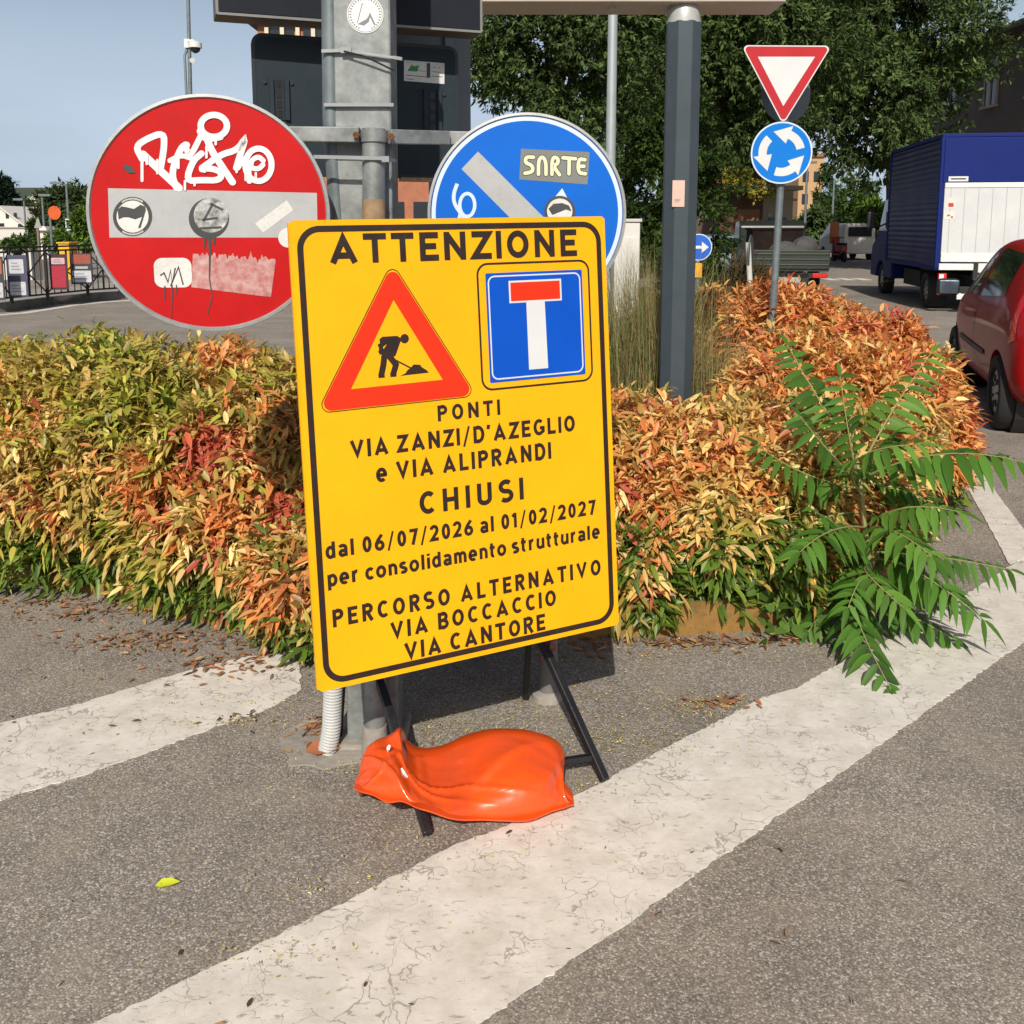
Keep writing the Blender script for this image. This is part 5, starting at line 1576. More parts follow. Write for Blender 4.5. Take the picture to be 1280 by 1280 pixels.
# trees helper -------------------------------------------------------------
M_TLEAF = leaf_mat('tree_leaf', .75, .22, .08)
M_BARK = mat('bark', (.10, .075, .055), .9, var=.35, vscale=8, bump=.8, bscale=20)
def tree(label, base, trunk_h, crown, n, leaf, cols, name='tree', nclump=70, limbs=6, cat='tree', group=None, shape=1.0, seed=0, clr=.30, gap=0.0):
    """crown: (cx, cy, cz, rx, ry, rz)"""
    r = np.random.default_rng(100 + seed)
    t = thing(name, label, cat, base, group)
    cx_, cy_, cz_, rx, ry, rz = crown
    # clumps through the crown's volume, denser near the outside
    d = unit(r.normal(0, 1, (nclump, 3)))
    q = r.random(nclump) ** .38
    cc = np.array([cx_, cy_, cz_]) + d * q[:, None] * np.array([rx, ry, rz]) * .86
    rad = clr * min(rx, rz) * r.uniform(.6, 1.35, nclump)
    tint = r.uniform(.72, 1.3, nclump)
    w = rad ** 2
    k = r.choice(nclump, n, p=w / w.sum())
    # twig ends through each clump, every one with a tuft of leaves hanging round it
    m_ = n // 8
    kc = k[:m_]
    dc = unit(r.normal(0, 1, (m_, 3)))
    s = np.clip(np.abs(r.normal(.86, .2, m_)), .05, 1.25)
    C0 = cc[kc] + dc * (rad[kc] * s)[:, None] * np.array([1.15, 1.15, .8])
    keep = np.array([mnoise.noise(Vector(p * .9 / max(.6, rx * .3))) > -.28 + gap for p in C0])
    C0, kc, dc = C0[keep], kc[keep], dc[keep]
    i8 = np.repeat(np.arange(len(C0)), 8)
    k, dd = kc[i8], dc[i8]
    n = len(i8)
    o = unit(C0 - np.array([cx_, cy_, cz_ - rz * .3]))[i8]
    D = unit(dd * .45 + o * .35 + r.normal(0, .62, (n, 3)) + np.array([0, 0, -.45]))
    P = C0[i8] + r.normal(0, leaf * .18, (n, 3))
    N = unit(o * .6 + np.array([0, 0, .7]) + r.normal(0, .35, (n, 3)))
    L = leaf * 1.25 * r.uniform(.6, 1.3, n)
    tint = tint * 1.0
    tw8 = r.uniform(.72, 1.3, len(C0))[i8]
    V, T = diamond_arrays(P, D, N, L, L * r.uniform(.26, .40, n))
    c = np.array(cols)[r.integers(0, len(cols), n)] * (tint[k] * tw8)[:, None] * r.uniform(.88, 1.12, (n, 1))
    fast_mesh('crown', V, T, 4, np.repeat(c, 4, axis=0), M_TLEAF, t)
    mb = MB()
    b = Vector(base)
    tw = max(.07, .014 * (cz_ + rz))
    top = Vector((cx_, cy_, cz_ + rz * .3))
    fork = b + Vector(((top.x - b.x) * .3, (top.y - b.y) * .3, trunk_h))
    mb.tube([b + Vector((0, 0, -.05)), b + Vector((0, 0, .25)), (b + fork) / 2, fork, (fork + top) / 2, top], [tw * 1.4, tw, tw * .85, tw * .75, tw * .45, tw * .12], 10)
    for i in range(limbs):
        e = Vector(tuple(cc[i % nclump]))
        st_ = fork + (top - fork) * (r.random() * .5)
        m_ = (st_ + e) / 2 + Vector((0, 0, .1 * rz))
        mb.tube([st_, m_, e], [tw * .45, tw * .28, tw * .08], 7)
    mb.build('trunk', M_BARK, t, smooth=True)
    return t
DG = [(.058, .098, .028), (.080, .125, .037), (.044, .076, .023), (.100, .142, .047)]
MG = [(.055, .10, .02), (.075, .125, .028), (.04, .078, .018)]
LG = [(.11, .19, .03), (.14, .22, .035), (.085, .15, .025)]
BGc = [(.06, .09, .035), (.08, .11, .04), (.05, .075, .03)]

# ---- the big trees behind
tree('big dark leafy tree behind the blue disc and the lamp post', tuple(Vector((1.2, 24.5, 0))), 3.0, (1.2, 24.5, 7.4, 3.3, 2.6, 5.3), 115000, .13, DG, nclump=170, clr=.22, seed=1, group='big trees behind the island')
tree('big dark tree standing directly behind the give-way triangle', (5.1, 28, 0), 3.0, (6.5, 27, 8.0, 3.4, 2.6, 5.1), 120000, .14, DG, nclump=180, clr=.22, seed=2, group='big trees behind the island')
tree('broad tree with drooping outer branches above the blue truck', (13.4, 34, 0), 3.2, (12.7, 34, 8.5, 3.85, 3.4, 5.9), 125000, .17, [(.068, .112, .035), (.092, .140, .045), (.053, .088, .028), (.115, .160, .056)], nclump=190, clr=.22, seed=3, group='big trees behind the island')
tree('deeper dark tree filling the gap above the gantry beam between the nearer trees', (7.6, 42, 0), 3.5, (7.2, 42, 9.0, 6.2, 3, 7.0), 60000, .30, DG, nclump=130, clr=.26, seed=4, group='big trees behind the island')
tree('dense ivy-clad column of small leaves behind the dark octagonal post', (3.3, 19.5, 0), 1.0, (3.3, 19.5, 2.25, 1.08, .95, 2.25), 48000, .10, [(.045, .080, .018), (.066, .11, .026), (.030, .055, .014)], name='ivy_column', nclump=80, seed=5, cat='ivy', clr=.36, gap=.12)
tree('dark hedge of foliage low behind the blue disc next to the white cabinet', (1.6, 21, 0), .8, (1.7, 21, 1.8, 1.6, .9, 1.9), 26000, .12, DG, name='hedge', nclump=60, seed=6, cat='hedge', gap=.12)
# street trees far down the road
for i, (px, Y, top_, rx, cols, lab) in enumerate([
        (1034, 85, 205, 1.1, MG, 'slim pointed tree far down the street left of the street lamp'),
        (1070, 80, 218, 2.6, MG, 'rounded mid-green street tree between the far lamp and the truck'),
        (1092, 62, 248, 1.1, LG, 'small yellow-green street tree touching the front of the truck'),
        (1018, 62, 258, 1.6, DG, 'dark low tree beside the cream building down the street'),
        (1058, 110, 240, 3.0, MG, 'pale distant tree closing the view down the street')]):
    x = at(px, 283, Y).x
    zt = at(px, top_, Y).z
    tree(lab, (x, Y, 0), 1.0 + .1 * zt, (x, Y, zt * .56, rx, rx * .9, zt * .46), 5200, .34, cols, nclump=40, seed=20 + i, group='street trees far down the road', gap=.05)

# ---- buildings
M_BRICK = mat('brick', (.36, .14, .08), .85, var=.2, vscale=3, bump=.3, bscale=30)
M_BRICK2 = mat('terracotta', (.40, .19, .11), .85, var=.18, vscale=2)
M_GLASS = mat('window_dark', (.02, .025, .03), .08, var=.1)
M_CREAM = mat('render_cream', (.62, .54, .40), .85, var=.10, vscale=1.2, dirt=.15)
M_ROOF = mat('roof_tiles', (.30, .12, .06), .85, var=.3, vscale=3, bump=.4, bscale=20)
M_WHITEW = mat('render_white', (.70, .67, .60), .85, var=.06, vscale=.8)
x0, x1 = at(324, 100, 30).x, at(560, 100, 30).x
zt = at(360, 31, 30).z
t = thing('brick_building', 'red brick building glimpsed between the black display board and the slate panel', 'building', ((x0 + x1) / 2, 33, 0))
mb = MB().box(((x0 + x1) / 2, 33, zt / 2), (x1 - x0, 6, zt)); mb.build('wall', M_BRICK, t)
mb = MB().box(((x0 + x1) / 2, 33, zt + .12), (x1 - x0 + .5, 6.5, .24)); mb.build('roof', mat('cornice_dark', (.09, .06, .045), .8), t)
for k in range(5):
    xk = x0 + .7 + k * (x1 - x0 - 1.4) / 4
    for zk in (1.7, 4.4, 7.0):
        mb = MB().box((xk, 29.985, zk), (.8, .06, 1.3)); w_ = mb.build('window', M_GLASS, t)
        mb = MB().box((xk, 29.95, zk - .72), (1.0, .14, .1)); mb.build('sill', M_CREAM, w_)
mb = MB()
for k in range(12): mb.box((x0 + .3 + k * (x1 - x0 - .6) / 11, 29.93, zt - 1.0), (.12, .14, 1.8))
mb.build('pilaster_strips', M_CREAM, t)

def bld(px0, px1, ytop, Y, depth, mwall, name, label, cat='building', zb=0.0):
    x0, x1, zt = at(px0, 283, Y).x, at(px1, 283, Y).x, at(px0, ytop, Y).z
    t = thing(name, label, cat, ((x0 + x1) / 2, Y + depth / 2, zb))
    mb = MB().box(((x0 + x1) / 2, Y + depth / 2, (zt + zb) / 2), (x1 - x0, depth, zt - zb)); mb.build('wall', mwall, t)
    return t, x0, x1, zt
# brown house with canopy and yellow creeper
t, x0, x1, zt = bld(897, 953, 238, 40, 8, mat('wall_brown', (.15, .075, .045), .85, var=.2, vscale=2), 'brown_house', 'brown house with a projecting flat canopy and terracotta upper wall behind the dead bush')
zc = at(900, 234, 39).z
mb = MB().box(((x0 + x1) / 2 - .1, 40.4, zc), (x1 - x0 + .5, 3.4, .2)); mb.build('canopy', mat('canopy_dark', (.10, .10, .105), .6), t)
za = at(900, 198, 42).z
mb = MB().add([(x0 + .1, 41.8, zc + .1), (x1 + .6, 41.8, zc + .1), (x1 + .6, 47, zc + .1), (x0 + .1, 47, zc + .1), (x0 + .1, 41.8, zc + 1.1), (x1 + .6, 41.8, zc + 1.1), (x1 + .6, 47, zc + 1.1), (x0 + .1, 47, zc + 1.1)], [(0, 1, 5, 4), (1, 2, 6, 5), (2, 3, 7, 6), (3, 0, 4, 7), (4, 5, 6, 7)]); mb.build('upper_wall', M_BRICK2, t)
xm = (x0 + x1) / 2 + .4
mb = MB().add([(x0 - .1, 41.5, zc + 1.08), (x1 + .9, 41.5, zc + 1.08), (x1 + .9, 47.2, zc + 1.08), (x0 - .1, 47.2, zc + 1.08), (xm - .3, 44, za + .6), (xm + .5, 44, za + .6)], [(0, 1, 5, 4), (1, 2, 5), (2, 3, 4, 5), (3, 0, 4)]); mb.build('roof', M_ROOF, t)
mb = MB().box((x0 + 1.25, 39.97, 1.3), (.9, .06, 2.0)); mb.build('door', mat('door_brown', (.30, .13, .06), .6), t)
n = 5200
px_ = np.array([rng.uniform(903, 938, n), rng.uniform(211, 236, n)]).T
px_[int(n * .72):, 0] = rng.uniform(935, 968, n - int(n * .72))
px_[int(n * .72):, 1] = rng.uniform(224, 236, n - int(n * .72)) + np.abs(rng.normal(0, 5, n - int(n * .72)))
P = np.array([tuple(at(a, b, 39.0 + rng.uniform(-.3, .35))) for a, b in px_])
V, T = diamond_arrays(P, unit(rng.normal(0, .6, (n, 3)) + np.array([0, -.3, -.7])), unit(rng.normal(0, .5, (n, 3)) + np.array([0, -1, .4])), rng.uniform(.10, .22, n), rng.uniform(.05, .12, n))
C = np.array([(.42, .34, .04), (.30, .30, .05), (.5, .42, .09)])[rng.integers(0, 3, n)] * rng.uniform(.6, 1.2, (n, 1))
tag(fast_mesh('creeper', V, T, 4, np.repeat(C, 4, axis=0), M_TLEAF, None, (at(930, 240, 39).x, 39, 2.5)), 'yellow-green creeper spilling over the canopy of the brown house', 'creeper')
# cream pavilion with cornice
t, x0, x1, zt = bld(953, 990, 238, 44, 9, M_CREAM, 'cream_building', 'low cream building with stepped cornice behind the roundabout sign pole')
for z_, d_, h_ in ((zt + .1, .35, .2), (zt - .42, .16, .1)):
    mb = MB().box(((x0 + x1) / 2, 48.5, z_), (x1 - x0 + d_ * 2, 9 + d_ * 2, h_)); mb.build('cornice', M_CREAM, t, bevel=.03)
mb = MB().box(((x0 + x1) / 2, 43.97, zt * .42), (.8, .06, 1.3)); w_ = mb.build('window', M_GLASS, t); mb = MB().box(((x0 + x1) / 2, 43.93, zt * .42 - .72), (1, .1, .08)); mb.build('sill', M_CREAM, w_)
for k in range(3):
    mb = MB().box((x1 + .012, 46 + k * 2.4, zt * .45), (.05, .9, 1.4)); mb.build('window', M_GLASS, t)
t, x0, x1, zt = bld(996, 1026, 196, 115, 14, mat('wall_tan', (.46, .29, .15), .85, var=.08), 'apartment_block', 'tan apartment block rising behind the roundabout disc')
mb = MB().box(((x0 + x1) / 2, 122, zt + .15), (x1 - x0 + .6, 14.6, .3)); mb.build('roof', M_ROOF, t)
for k in range(2):
    for q in range(3):
        mb = MB().box((x0 + .8 + k * 1.3, 114.97, 2.2 + q * 2.6), (.7, .06, 1.2)); mb.build('window', M_GLASS, t)
# iron fence with spikes in front of it
t = thing('iron_fence', 'dark spiked iron fence in front of the cream building', 'fence', (at(975, 300, 38).x, 38, 0))
mb = MB()
xa, xb_ = at(955, 300, 38).x, at(1006, 300, 38).x
for k in range(22):
    x = xa + (xb_ - xa) * k / 21
    mb.box((x, 38, .8), (.05, .04, 1.5)).tube([(x, 38, 1.55), (x, 38, 1.78)], [.04, .004], 6)
mb.box(((xa + xb_) / 2, 38, 1.35), (xb_ - xa, .04, .05)).box(((xa + xb_) / 2, 38, .25), (xb_ - xa, .04, .05)); mb.build('bars', M_RAIL, t)
mb = MB().box(((xa + xb_) / 2, 38, .1), (xb_ - xa, .25, .2)); mb.build('plinth', M_CEM, t)
# the grey-brown house on the right
t = thing('grey_house', 'weathered grey-brown house with dark eaves above the truck at the right edge', 'building', (25, 38, 0))
M_GB = mat('render_greybrown', (.12, .10, .085), .9, var=.2, vscale=1.2, dirt=.35, bump=.2)
zt = at(1279, 28, 38).z
mb = MB().box((26.2, 40.5, zt / 2), (11.4, 23, zt)); mb.build('wall', M_GB, t)
mb = MB().add([(19.6, 28.4, zt), (32.8, 28.4, zt), (32.8, 52.7, zt), (19.6, 52.7, zt), (19.6, 28.4, zt + .22), (32.8, 28.4, zt + .22), (32.8, 52.7, zt + .22), (19.6, 52.7, zt + .22), (25.5, 32, zt + 2.2), (25.5, 49, zt + 2.2)],
              [(0, 1, 2, 3), (0, 1, 5, 4), (1, 2, 6, 5), (2, 3, 7, 6), (3, 0, 4, 7), (4, 5, 8), (5, 6, 9, 8), (6, 7, 9), (7, 4, 8, 9)]); rf = mb.build('roof', mat('roof_dark', (.06, .045, .04), .85, var=.25), t)
mb = MB().box((21.5, 39.2, zt + 1.3), (.6, .6, 1.9)).box((21.5, 39.2, zt + 2.3), (.75, .75, .12)); mb.build('chimney', M_BRICK, rf)
M_SHUT = mat('window_frame_pale', (.30, .28, .25), .6)
for Yk in (31, 34.5, 38.6, 42.2, 46, 49.5):
    for zk in (1.9, 4.6, 7.6):
        mb = MB().box((20.48, Yk, zk), (.06, 1.0, 1.7)); w_ = mb.build('window', M_GLASS, t)
        mb = MB()
        for dy in (-.53, 0, .53): mb.box((20.45, Yk + dy, zk), (.1, .06, 1.78))
        mb.box((20.45, Yk, zk + .88), (.1, 1.2, .07)); mb.build('frame', M_SHUT, w_)
        mb = MB().box((20.42, Yk, zk - .93), (.22, 1.3, .1)); mb.build('sill', M_SHUT, w_)
# ---- far street bits
def lamp(px, ybase, Y, ytop, arm, label):
    x = at(px, 283, Y).x
    zt = at(px, ytop, Y).z
    t = thing('street_lamp', label, 'street lamp', (x, Y, -4 if x < -13 else 0), 'distant street lamps')
    z0 = -4 if x < -13 else 0
    mb = MB().tube([(x, Y, z0), (x, Y, zt)], [.10, .06], 8); mb.build('pole', M_GALVP, t, smooth=True)
    mb = MB().bar((x, Y, zt), (x + arm, Y, zt + .1), .07, .07).box((x + arm, Y, zt + .1), (.7, .3, .14)); mb.build('lamp_head', M_GALVP, t)
lamp(1040, 310, 70, 226, 1.6, 'street lamp with a short arm far down the street right of the roundabout disc')
lamp(1006, 310, 60, 205, .2, 'thin pale pole beside the cream building')
lamp(86, 310, 55, 231, -.5, 'tall pale street lamp left of the no-entry disc above the green cross sign')
lamp(55, 310, 60, 246, .2, 'pale post between the triangle back and the orange disc')
lamp(32, 310, 70, 251, -.35, 'short street lamp in front of the white gabled house')
# orange hoarding pole, white van, scooter
t = thing('orange_sign', 'small orange sign plate on a pole far down the street', 'sign', (at(1042, 330, 45).x, 45, 0))
x = at(1042, 300, 45).x
mb = MB().tube([(x, 45, 0), (x, 45, 2.2)], .05, 8); mb.build('pole', M_GALVP, t)
mb = MB().box((x, 44.93, 1.3), (.42, .04, 1.0)); mb.build('plate', mat('orange_plate', (.5, .16, .06), .6), t, bevel=.02)
M_TYRE = mat('tyre', (.018, .018, .019), .85, var=.2, bump=.2)
M_VANW = mat('van_white', (.62, .62, .60), .35, coat=.4)
vx, vy = at(1073, 333, 46).x, 46
t = thing('parked_van', 'small white van parked far down the street left of the truck', 'van', (vx, vy, 0))
mb = MB().add([(vx - .8, vy, .3), (vx + .8, vy, .3), (vx + .8, vy + 3.6, .3), (vx - .8, vy + 3.6, .3), (vx - .72, vy + .05, 1.75), (vx + .72, vy + .05, 1.75), (vx + .72, vy + 2.4, 1.75), (vx - .72, vy + 2.4, 1.75), (vx - .8, vy + 3.6, .95), (vx + .8, vy + 3.6, .95)],
              [(0, 1, 5, 4), (0, 3, 8, 7, 4), (1, 5, 6, 9, 2), (4, 5, 6, 7), (6, 7, 8, 9), (2, 9, 8, 3), (0, 1, 2, 3)]); mb.build('body', M_VANW, t, bevel=.06)
mb = MB().box((vx, vy - .01, 1.35), (1.1, .03, .45)); mb.build('rear_window', M_GLASS, t)
for sx in (-.72, .72):
    for sy in (.6, 2.9):
        mb = MB().tube([(vx + sx - .09, vy + sy, .3), (vx + sx + .09, vy + sy, .3)], .3, 20); mb.build('wheel', M_TYRE, t)
M_SCR = mat('scooter_red', (.4, .03, .03), .4)
sx_, sy_ = at(1051, 333, 44).x, 44
t = thing('scooter', 'red scooter parked beside the orange sign plate far down the street', 'scooter', (sx_, sy_, 0))
mb = MB().box((sx_, sy_ + .1, .6), (.3, .9, .3)).box((sx_, sy_ + .75, .75), (.3, .12, .75)).box((sx_, sy_ + .45, .32), (.26, .8, .08)); mb.build('body', M_SCR, t, bevel=.06)
mb = MB().box((sx_, sy_, .8), (.28, .7, .12)); mb.build('seat', M_TYRE, t, bevel=.04)
mb = MB().tube([(sx_ - .35, sy_ + .7, 1.08), (sx_ + .35, sy_ + .7, 1.08)], .02, 8).tube([(sx_, sy_ + .75, .4), (sx_, sy_ + .7, 1.1)], .03, 8); mb.build('handlebar', M_TYRE, t)
for dy in (-.35, .95):
    mb = MB().tube([(sx_ - .06, sy_ + dy, .24), (sx_ + .06, sy_ + dy, .24)], .24, 18); mb.build('wheel', M_TYRE, t)

# ---- left far: hill, houses, greenery, signs
mb = MB()
nx, ny = 60, 24
vs = [(-420 + 440 * i / nx, 240 + 360 * j / ny, -8 + (26 + 8 * mnoise.noise(Vector((i * .12, j * .15, 2)))) * math.sin(min(1, j / (ny * .6)) * math.pi / 2) * min(1, (nx - i) / 18)) for i in range(nx + 1) for j in range(ny + 1)]
fs = [(i * (ny + 1) + j, (i + 1) * (ny + 1) + j, (i + 1) * (ny + 1) + j + 1, i * (ny + 1) + j + 1) for i in range(nx) for j in range(ny)]
mb.add(vs, fs)
kind(mb.build('hill', mat('hill_green', (.075, .10, .055), .95, var=.4, vscale=.06, color2=(.05, .075, .04)), smooth=True), 'structure')
def house(px0, px1, yap, yeave, Y, zb, label, mw, mr, win, depth=8):
    x0, x1 = at(px0, 283, Y).x, at(px1, 283, Y).x
    za, ze = at(px0, yap, Y).z, at(px0, yeave, Y).z
    xm = (x0 + x1) / 2
    t = thing('gabled_house', label, 'house', (xm, Y + depth / 2, zb))
    mb = MB().prism([(x0, Y, zb), (x1, Y, zb), (x1, Y, ze), (xm, Y, za), (x0, Y, ze)], (0, 1, 0), depth); mb.build('wall', mw, t)
    o = .25
    sl_ = (za - ze) / (xm - x0)
    mb = MB()
    for s in (-1, 1):
        xe = xm + s * (xm - x0 + o)
        zz = ze - sl_ * o
        mb.prism([(xm, Y - .3, za + .02), (xe, Y - .3, zz + .02), (xe, Y - .3, zz + .14), (xm, Y - .3, za + .16)], (0, 1, 0), depth + .6)
    mb.build('roof', mr, t)
    for (wx, wy0, wy1, ww) in win:
        a, b = at(wx, wy0, Y), at(wx, wy1, Y)
        mb = MB().box((a.x, Y - .01, (a.z + b.z) / 2), (ww, .08, a.z - b.z)); mb.build('window', M_GLASS, t)
    return t
house(-34, 37, 259, 287, 95, -4, 'white gabled house with two small attic windows behind the railing', M_WHITEW, M_WHITEW, [(9, 266, 273, .3), (19, 266, 273, .3), (2, 279, 283, .5), (27, 280, 285, .7)])
t, x0, x1, zt = bld(-30, 36, 285.5, 88, 3, mat('wall_offwhite', (.58, .56, .52), .85), 'garden_wall', 'long pale wall in front of the white gabled house', 'wall', -4)
mb = MB().box(((x0 + x1) / 2, 89.5, zt + .06), (x1 - x0 + .2, 3.2, .12)); mb.build('coping', M_CEM, t)
house(26, 42, 264, 269, 130, -4, 'house with an orange tiled roof beyond the white gabled house', M_CREAM, M_ROOF, [(30, 273, 277, .6), (38, 273, 277, .6)])
house(38, 55, 243, 247, 300, -6, 'pale house high on the far hillside', M_WHITEW, M_WHITEW, [(44, 250, 252, 1.0)])
house(-4, 16, 244, 249, 280, -6, 'hillside house with a reddish roof behind the cedar', M_WHITEW, M_ROOF, [(4, 252, 254, 1.0), (10, 252, 254, 1.0)])
def ft(px, Y, top_, rx_px, bot, cols, lab, n=5000, leaf=.4, seed=0, name='tree', cat='tree'):
    x = at(px, 283, Y).x
    zt, zb = at(px, top_, Y).z, at(px, bot, Y).z
    rx = rx_px / F * Y
    tree(lab, (x, Y, -4), max(.6, (zb + 4) * .8), (x, Y, (zt + zb) / 2, rx, rx * .8, (zt - zb) / 2), n, leaf, cols, nclump=46, seed=seed, name=name, cat=cat, gap=.05)
ft(5, 108, 213, 20, 275, [(.018, .032, .022), (.025, .042, .028)], 'dark blue-green cedar at the left edge of the photo', 5200, .5, 41)
ft(92, 85, 228, 34, 300, BGc, 'large dark green tree left of the no-entry disc', 9000, .5, 42)
ft(130, 80, 222, 34, 300, DG, 'large tree partly hidden behind the left rim of the no-entry disc', 8000, .5, 43)
ft(58, 100, 250, 22, 302, [(.06, .06, .03), (.07, .075, .035)], 'brownish-green tree behind the orange disc', 5000, .5, 44)
ft(108, 45, 250, 16, 318, LG, 'bright yellow-green bush directly left of the no-entry disc', 6500, .24, 45, 'bush', 'bush')
ft(72, 48, 288, 16, 316, LG, 'low light green bush below the orange disc', 4500, .22, 46, 'bush', 'bush')
ft(24, 50, 294, 24, 316, MG, 'low green bush in front of the pale garden wall', 4500, .22, 47, 'bush', 'bush')
ft(45, 68, 268, 9, 306, MG, 'narrow green tree between the white house and the triangle back', 3000, .3, 49)
ft(40, 120, 252, 40, 300, BGc, 'belt of dark trees behind the orange-roofed house', 7000, .6, 48)
for k, (a, b, top_) in enumerate(((150, 60, 240), (240, 80, 246))):
    ft(a, 170, top_, b, 300, BGc, ['far tree belt behind the left part of the no-entry disc', 'far dark trees behind the middle of the no-entry disc'][k], 6000, .9, 50 + k)
def csign(px, Y, label, build):
    x = at(px, 283, Y).x
    t = thing('street_sign', label, 'sign', (x, Y, 0))
    build(t, x)
    return t
def b1(t, x):
    Y = 30
    mb = MB().tube([(x, Y, -1), (x, Y, at(47, 274, Y).z)], .04, 8); mb.build('pole', mat('pole_brown', (.2, .15, .12), .6), t)
    mb = MB().prism([at(42.5, 285, Y - .05), at(52, 285, Y - .05), at(47.3, 271, Y - .05)], (0, 1, 0), .02); mb.build('plate', mat('plate_pale', (.30, .30, .29), .5), t)
csign(47, 30, 'grey back of a triangular sign beyond the railing', b1)
def b2(t, x):
    Y = 34
    mb = MB().tube([(x - .1, Y, -2), (x - .1, Y, at(66, 262, Y).z)], .045, 8); mb.build('pole', M_GALVP, t)
    B = Board(at(68, 266, Y - .06), Matrix.Rotation(R_(32), 3, 'Z'))
    mb = MB(); B.slab(mb, arc(0, 0, .20, .24, 0, 360, 32)[:-1], -.02, 0); mb.build('plate', mat('plate_orange', (.75, .13, .03), .5), t)
csign(67, 34, 'orange-red round disc sign on a thin pole beyond the railing', b2)
def b3(t, x):
    Y = 50
    B = Board(at(88, 281, Y), Matrix.Identity(3))
    mb = MB().tube([(B.o.x, Y + .1, -4), (B.o.x, Y + .1, B.o.z)], .05, 8); mb.build('pole', M_GALVP, t)
    mb = MB(); B.slab(mb, rrect(-.26, -.32, .26, .32, .04), -.1, 0); p = mb.build('box', M_WHITE, t)
    mb = MB(); B.flat(mb, rrect(-.2, -.22, .2, .22, .02), .004); mb.build('green_field', mat('sign_green', (.02, .16, .08), .5), p)
    mb = MB(); B.flat(mb, [(-.04, -.16), (.04, -.16), (.04, .16), (-.04, .16)], .008); B.flat(mb, [(-.14, -.04), (.14, -.04), (.14, .04), (-.14, .04)], .0095); mb.build('symbol', M_WHITE, p)
csign(88, 50, 'green and white square sign left of the no-entry disc', b3)
t = thing('kiosk', 'small white kiosk with slanted roof below the pale post', 'kiosk', (at(55, 300, 52).x, 52, -4))
a, b = at(50.5, 300, 52), at(58.5, 288, 52)
mb = MB().box(((a.x + b.x) / 2, 52.3, (b.z - 4) / 2), (b.x - a.x, .6, b.z + 4)); mb.build('body', M_WHITEW, t)
mb = MB().prism([(a.x - .1, 51.8, b.z), (b.x + .1, 51.8, b.z), (b.x, 51.8, b.z + .22), (a.x + .1, 51.8, b.z + .22)], (0, 1, 0), 1.0); mb.build('roof', M_WHITEW, t)
t = thing('bin', 'yellow waste container beyond the railing under the orange disc', 'bin', (at(79, 308, 30).x, 30, 0))
a, b = at(72, 312, 30), at(86, 305, 30)
mb = MB().box(((a.x + b.x) / 2, 30.3, b.z / 2 - 1), (b.x - a.x, .6, b.z + 2)); mb.build('body', mat('bin_yellow', (.72, .38, .02), .5), t, bevel=.04)
mb = MB().box(((a.x + b.x) / 2, 30.3, b.z + .03), (b.x - a.x + .06, .66, .06)); mb.build('lid', mat('bin_lid', (.6, .3, .02), .5), t, bevel=.02)

# ================================================================== VEHICLES
M_CARRED = mat('car_red', (.34, .008, .010), .4, var=.03, coat=.35, spec=.15)
M_CARBLUE = mat('car_paleblue', (.30, .40, .50), .22, var=.03, coat=1.0)
M_CGLASS = mat('car_glass', (.015, .02, .02), .04, var=.1, spec=.9, coat=.6)
M_PLASTIC = mat('black_plastic', (.02, .02, .021), .55, var=.15)
M_HUB = mat('hubcap', (.30, .31, .32), .35, metal=.6, var=.1)
M_TAIL = mat('tail_lens', (.55, .01, .012), .12, coat=.8)
M_SEAM = mat('panel_gap', (.015, .008, .008), .7)

def wheel(parent, c, r, w, axis, name='wheel', hub=M_HUB):
    """axis: unit vector pointing outwards"""
    c, ax = Vector(c), Vector(axis).normalized()
    prof = [(0, .30 * w), (r * .62, .32 * w), (r * .66, .5 * w), (r * .93, .5 * w), (r, .34 * w), (r, -.34 * w), (r * .93, -.5 * w), (0, -.5 * w)]
    up = Vector((0, 0, 1))
    s = ax.cross(up).normalized()
    n = 36
    vs, fs = [], []
    for k in range(n):
        a = 2 * math.pi * k / n
        d = s * math.cos(a) + up * math.sin(a)
        for q, o in prof: vs.append(c + d * q + ax * o)
    m = len(prof)
    for k in range(n):
        for j in range(m - 1):
            fs.append((k * m + j, ((k + 1) % n) * m + j, ((k + 1) % n) * m + j + 1, k * m + j + 1))
    wl_ = MB().add(vs, fs).build(name, M_TYRE, parent, smooth=True)
    mb = MB()
    mb.tube([c + ax * .30 * w, c + ax * .36 * w, c + ax * .42 * w], [r * .64, r * .62, r * .5], 36)
    rm_ = mb.build('rim', hub, wl_, smooth=True)
    mb = MB()
    for k in range(7):
        a = 2 * math.pi * (k + .5) / 7
        d = s * math.cos(a) + up * math.sin(a)
        mb.bar(c + d * r * .26 + ax * .425 * w, c + d * r * .46 + ax * .40 * w, .025, .012)
    mb.build('rim_slots', M_PLASTIC, wl_)
    return wl_

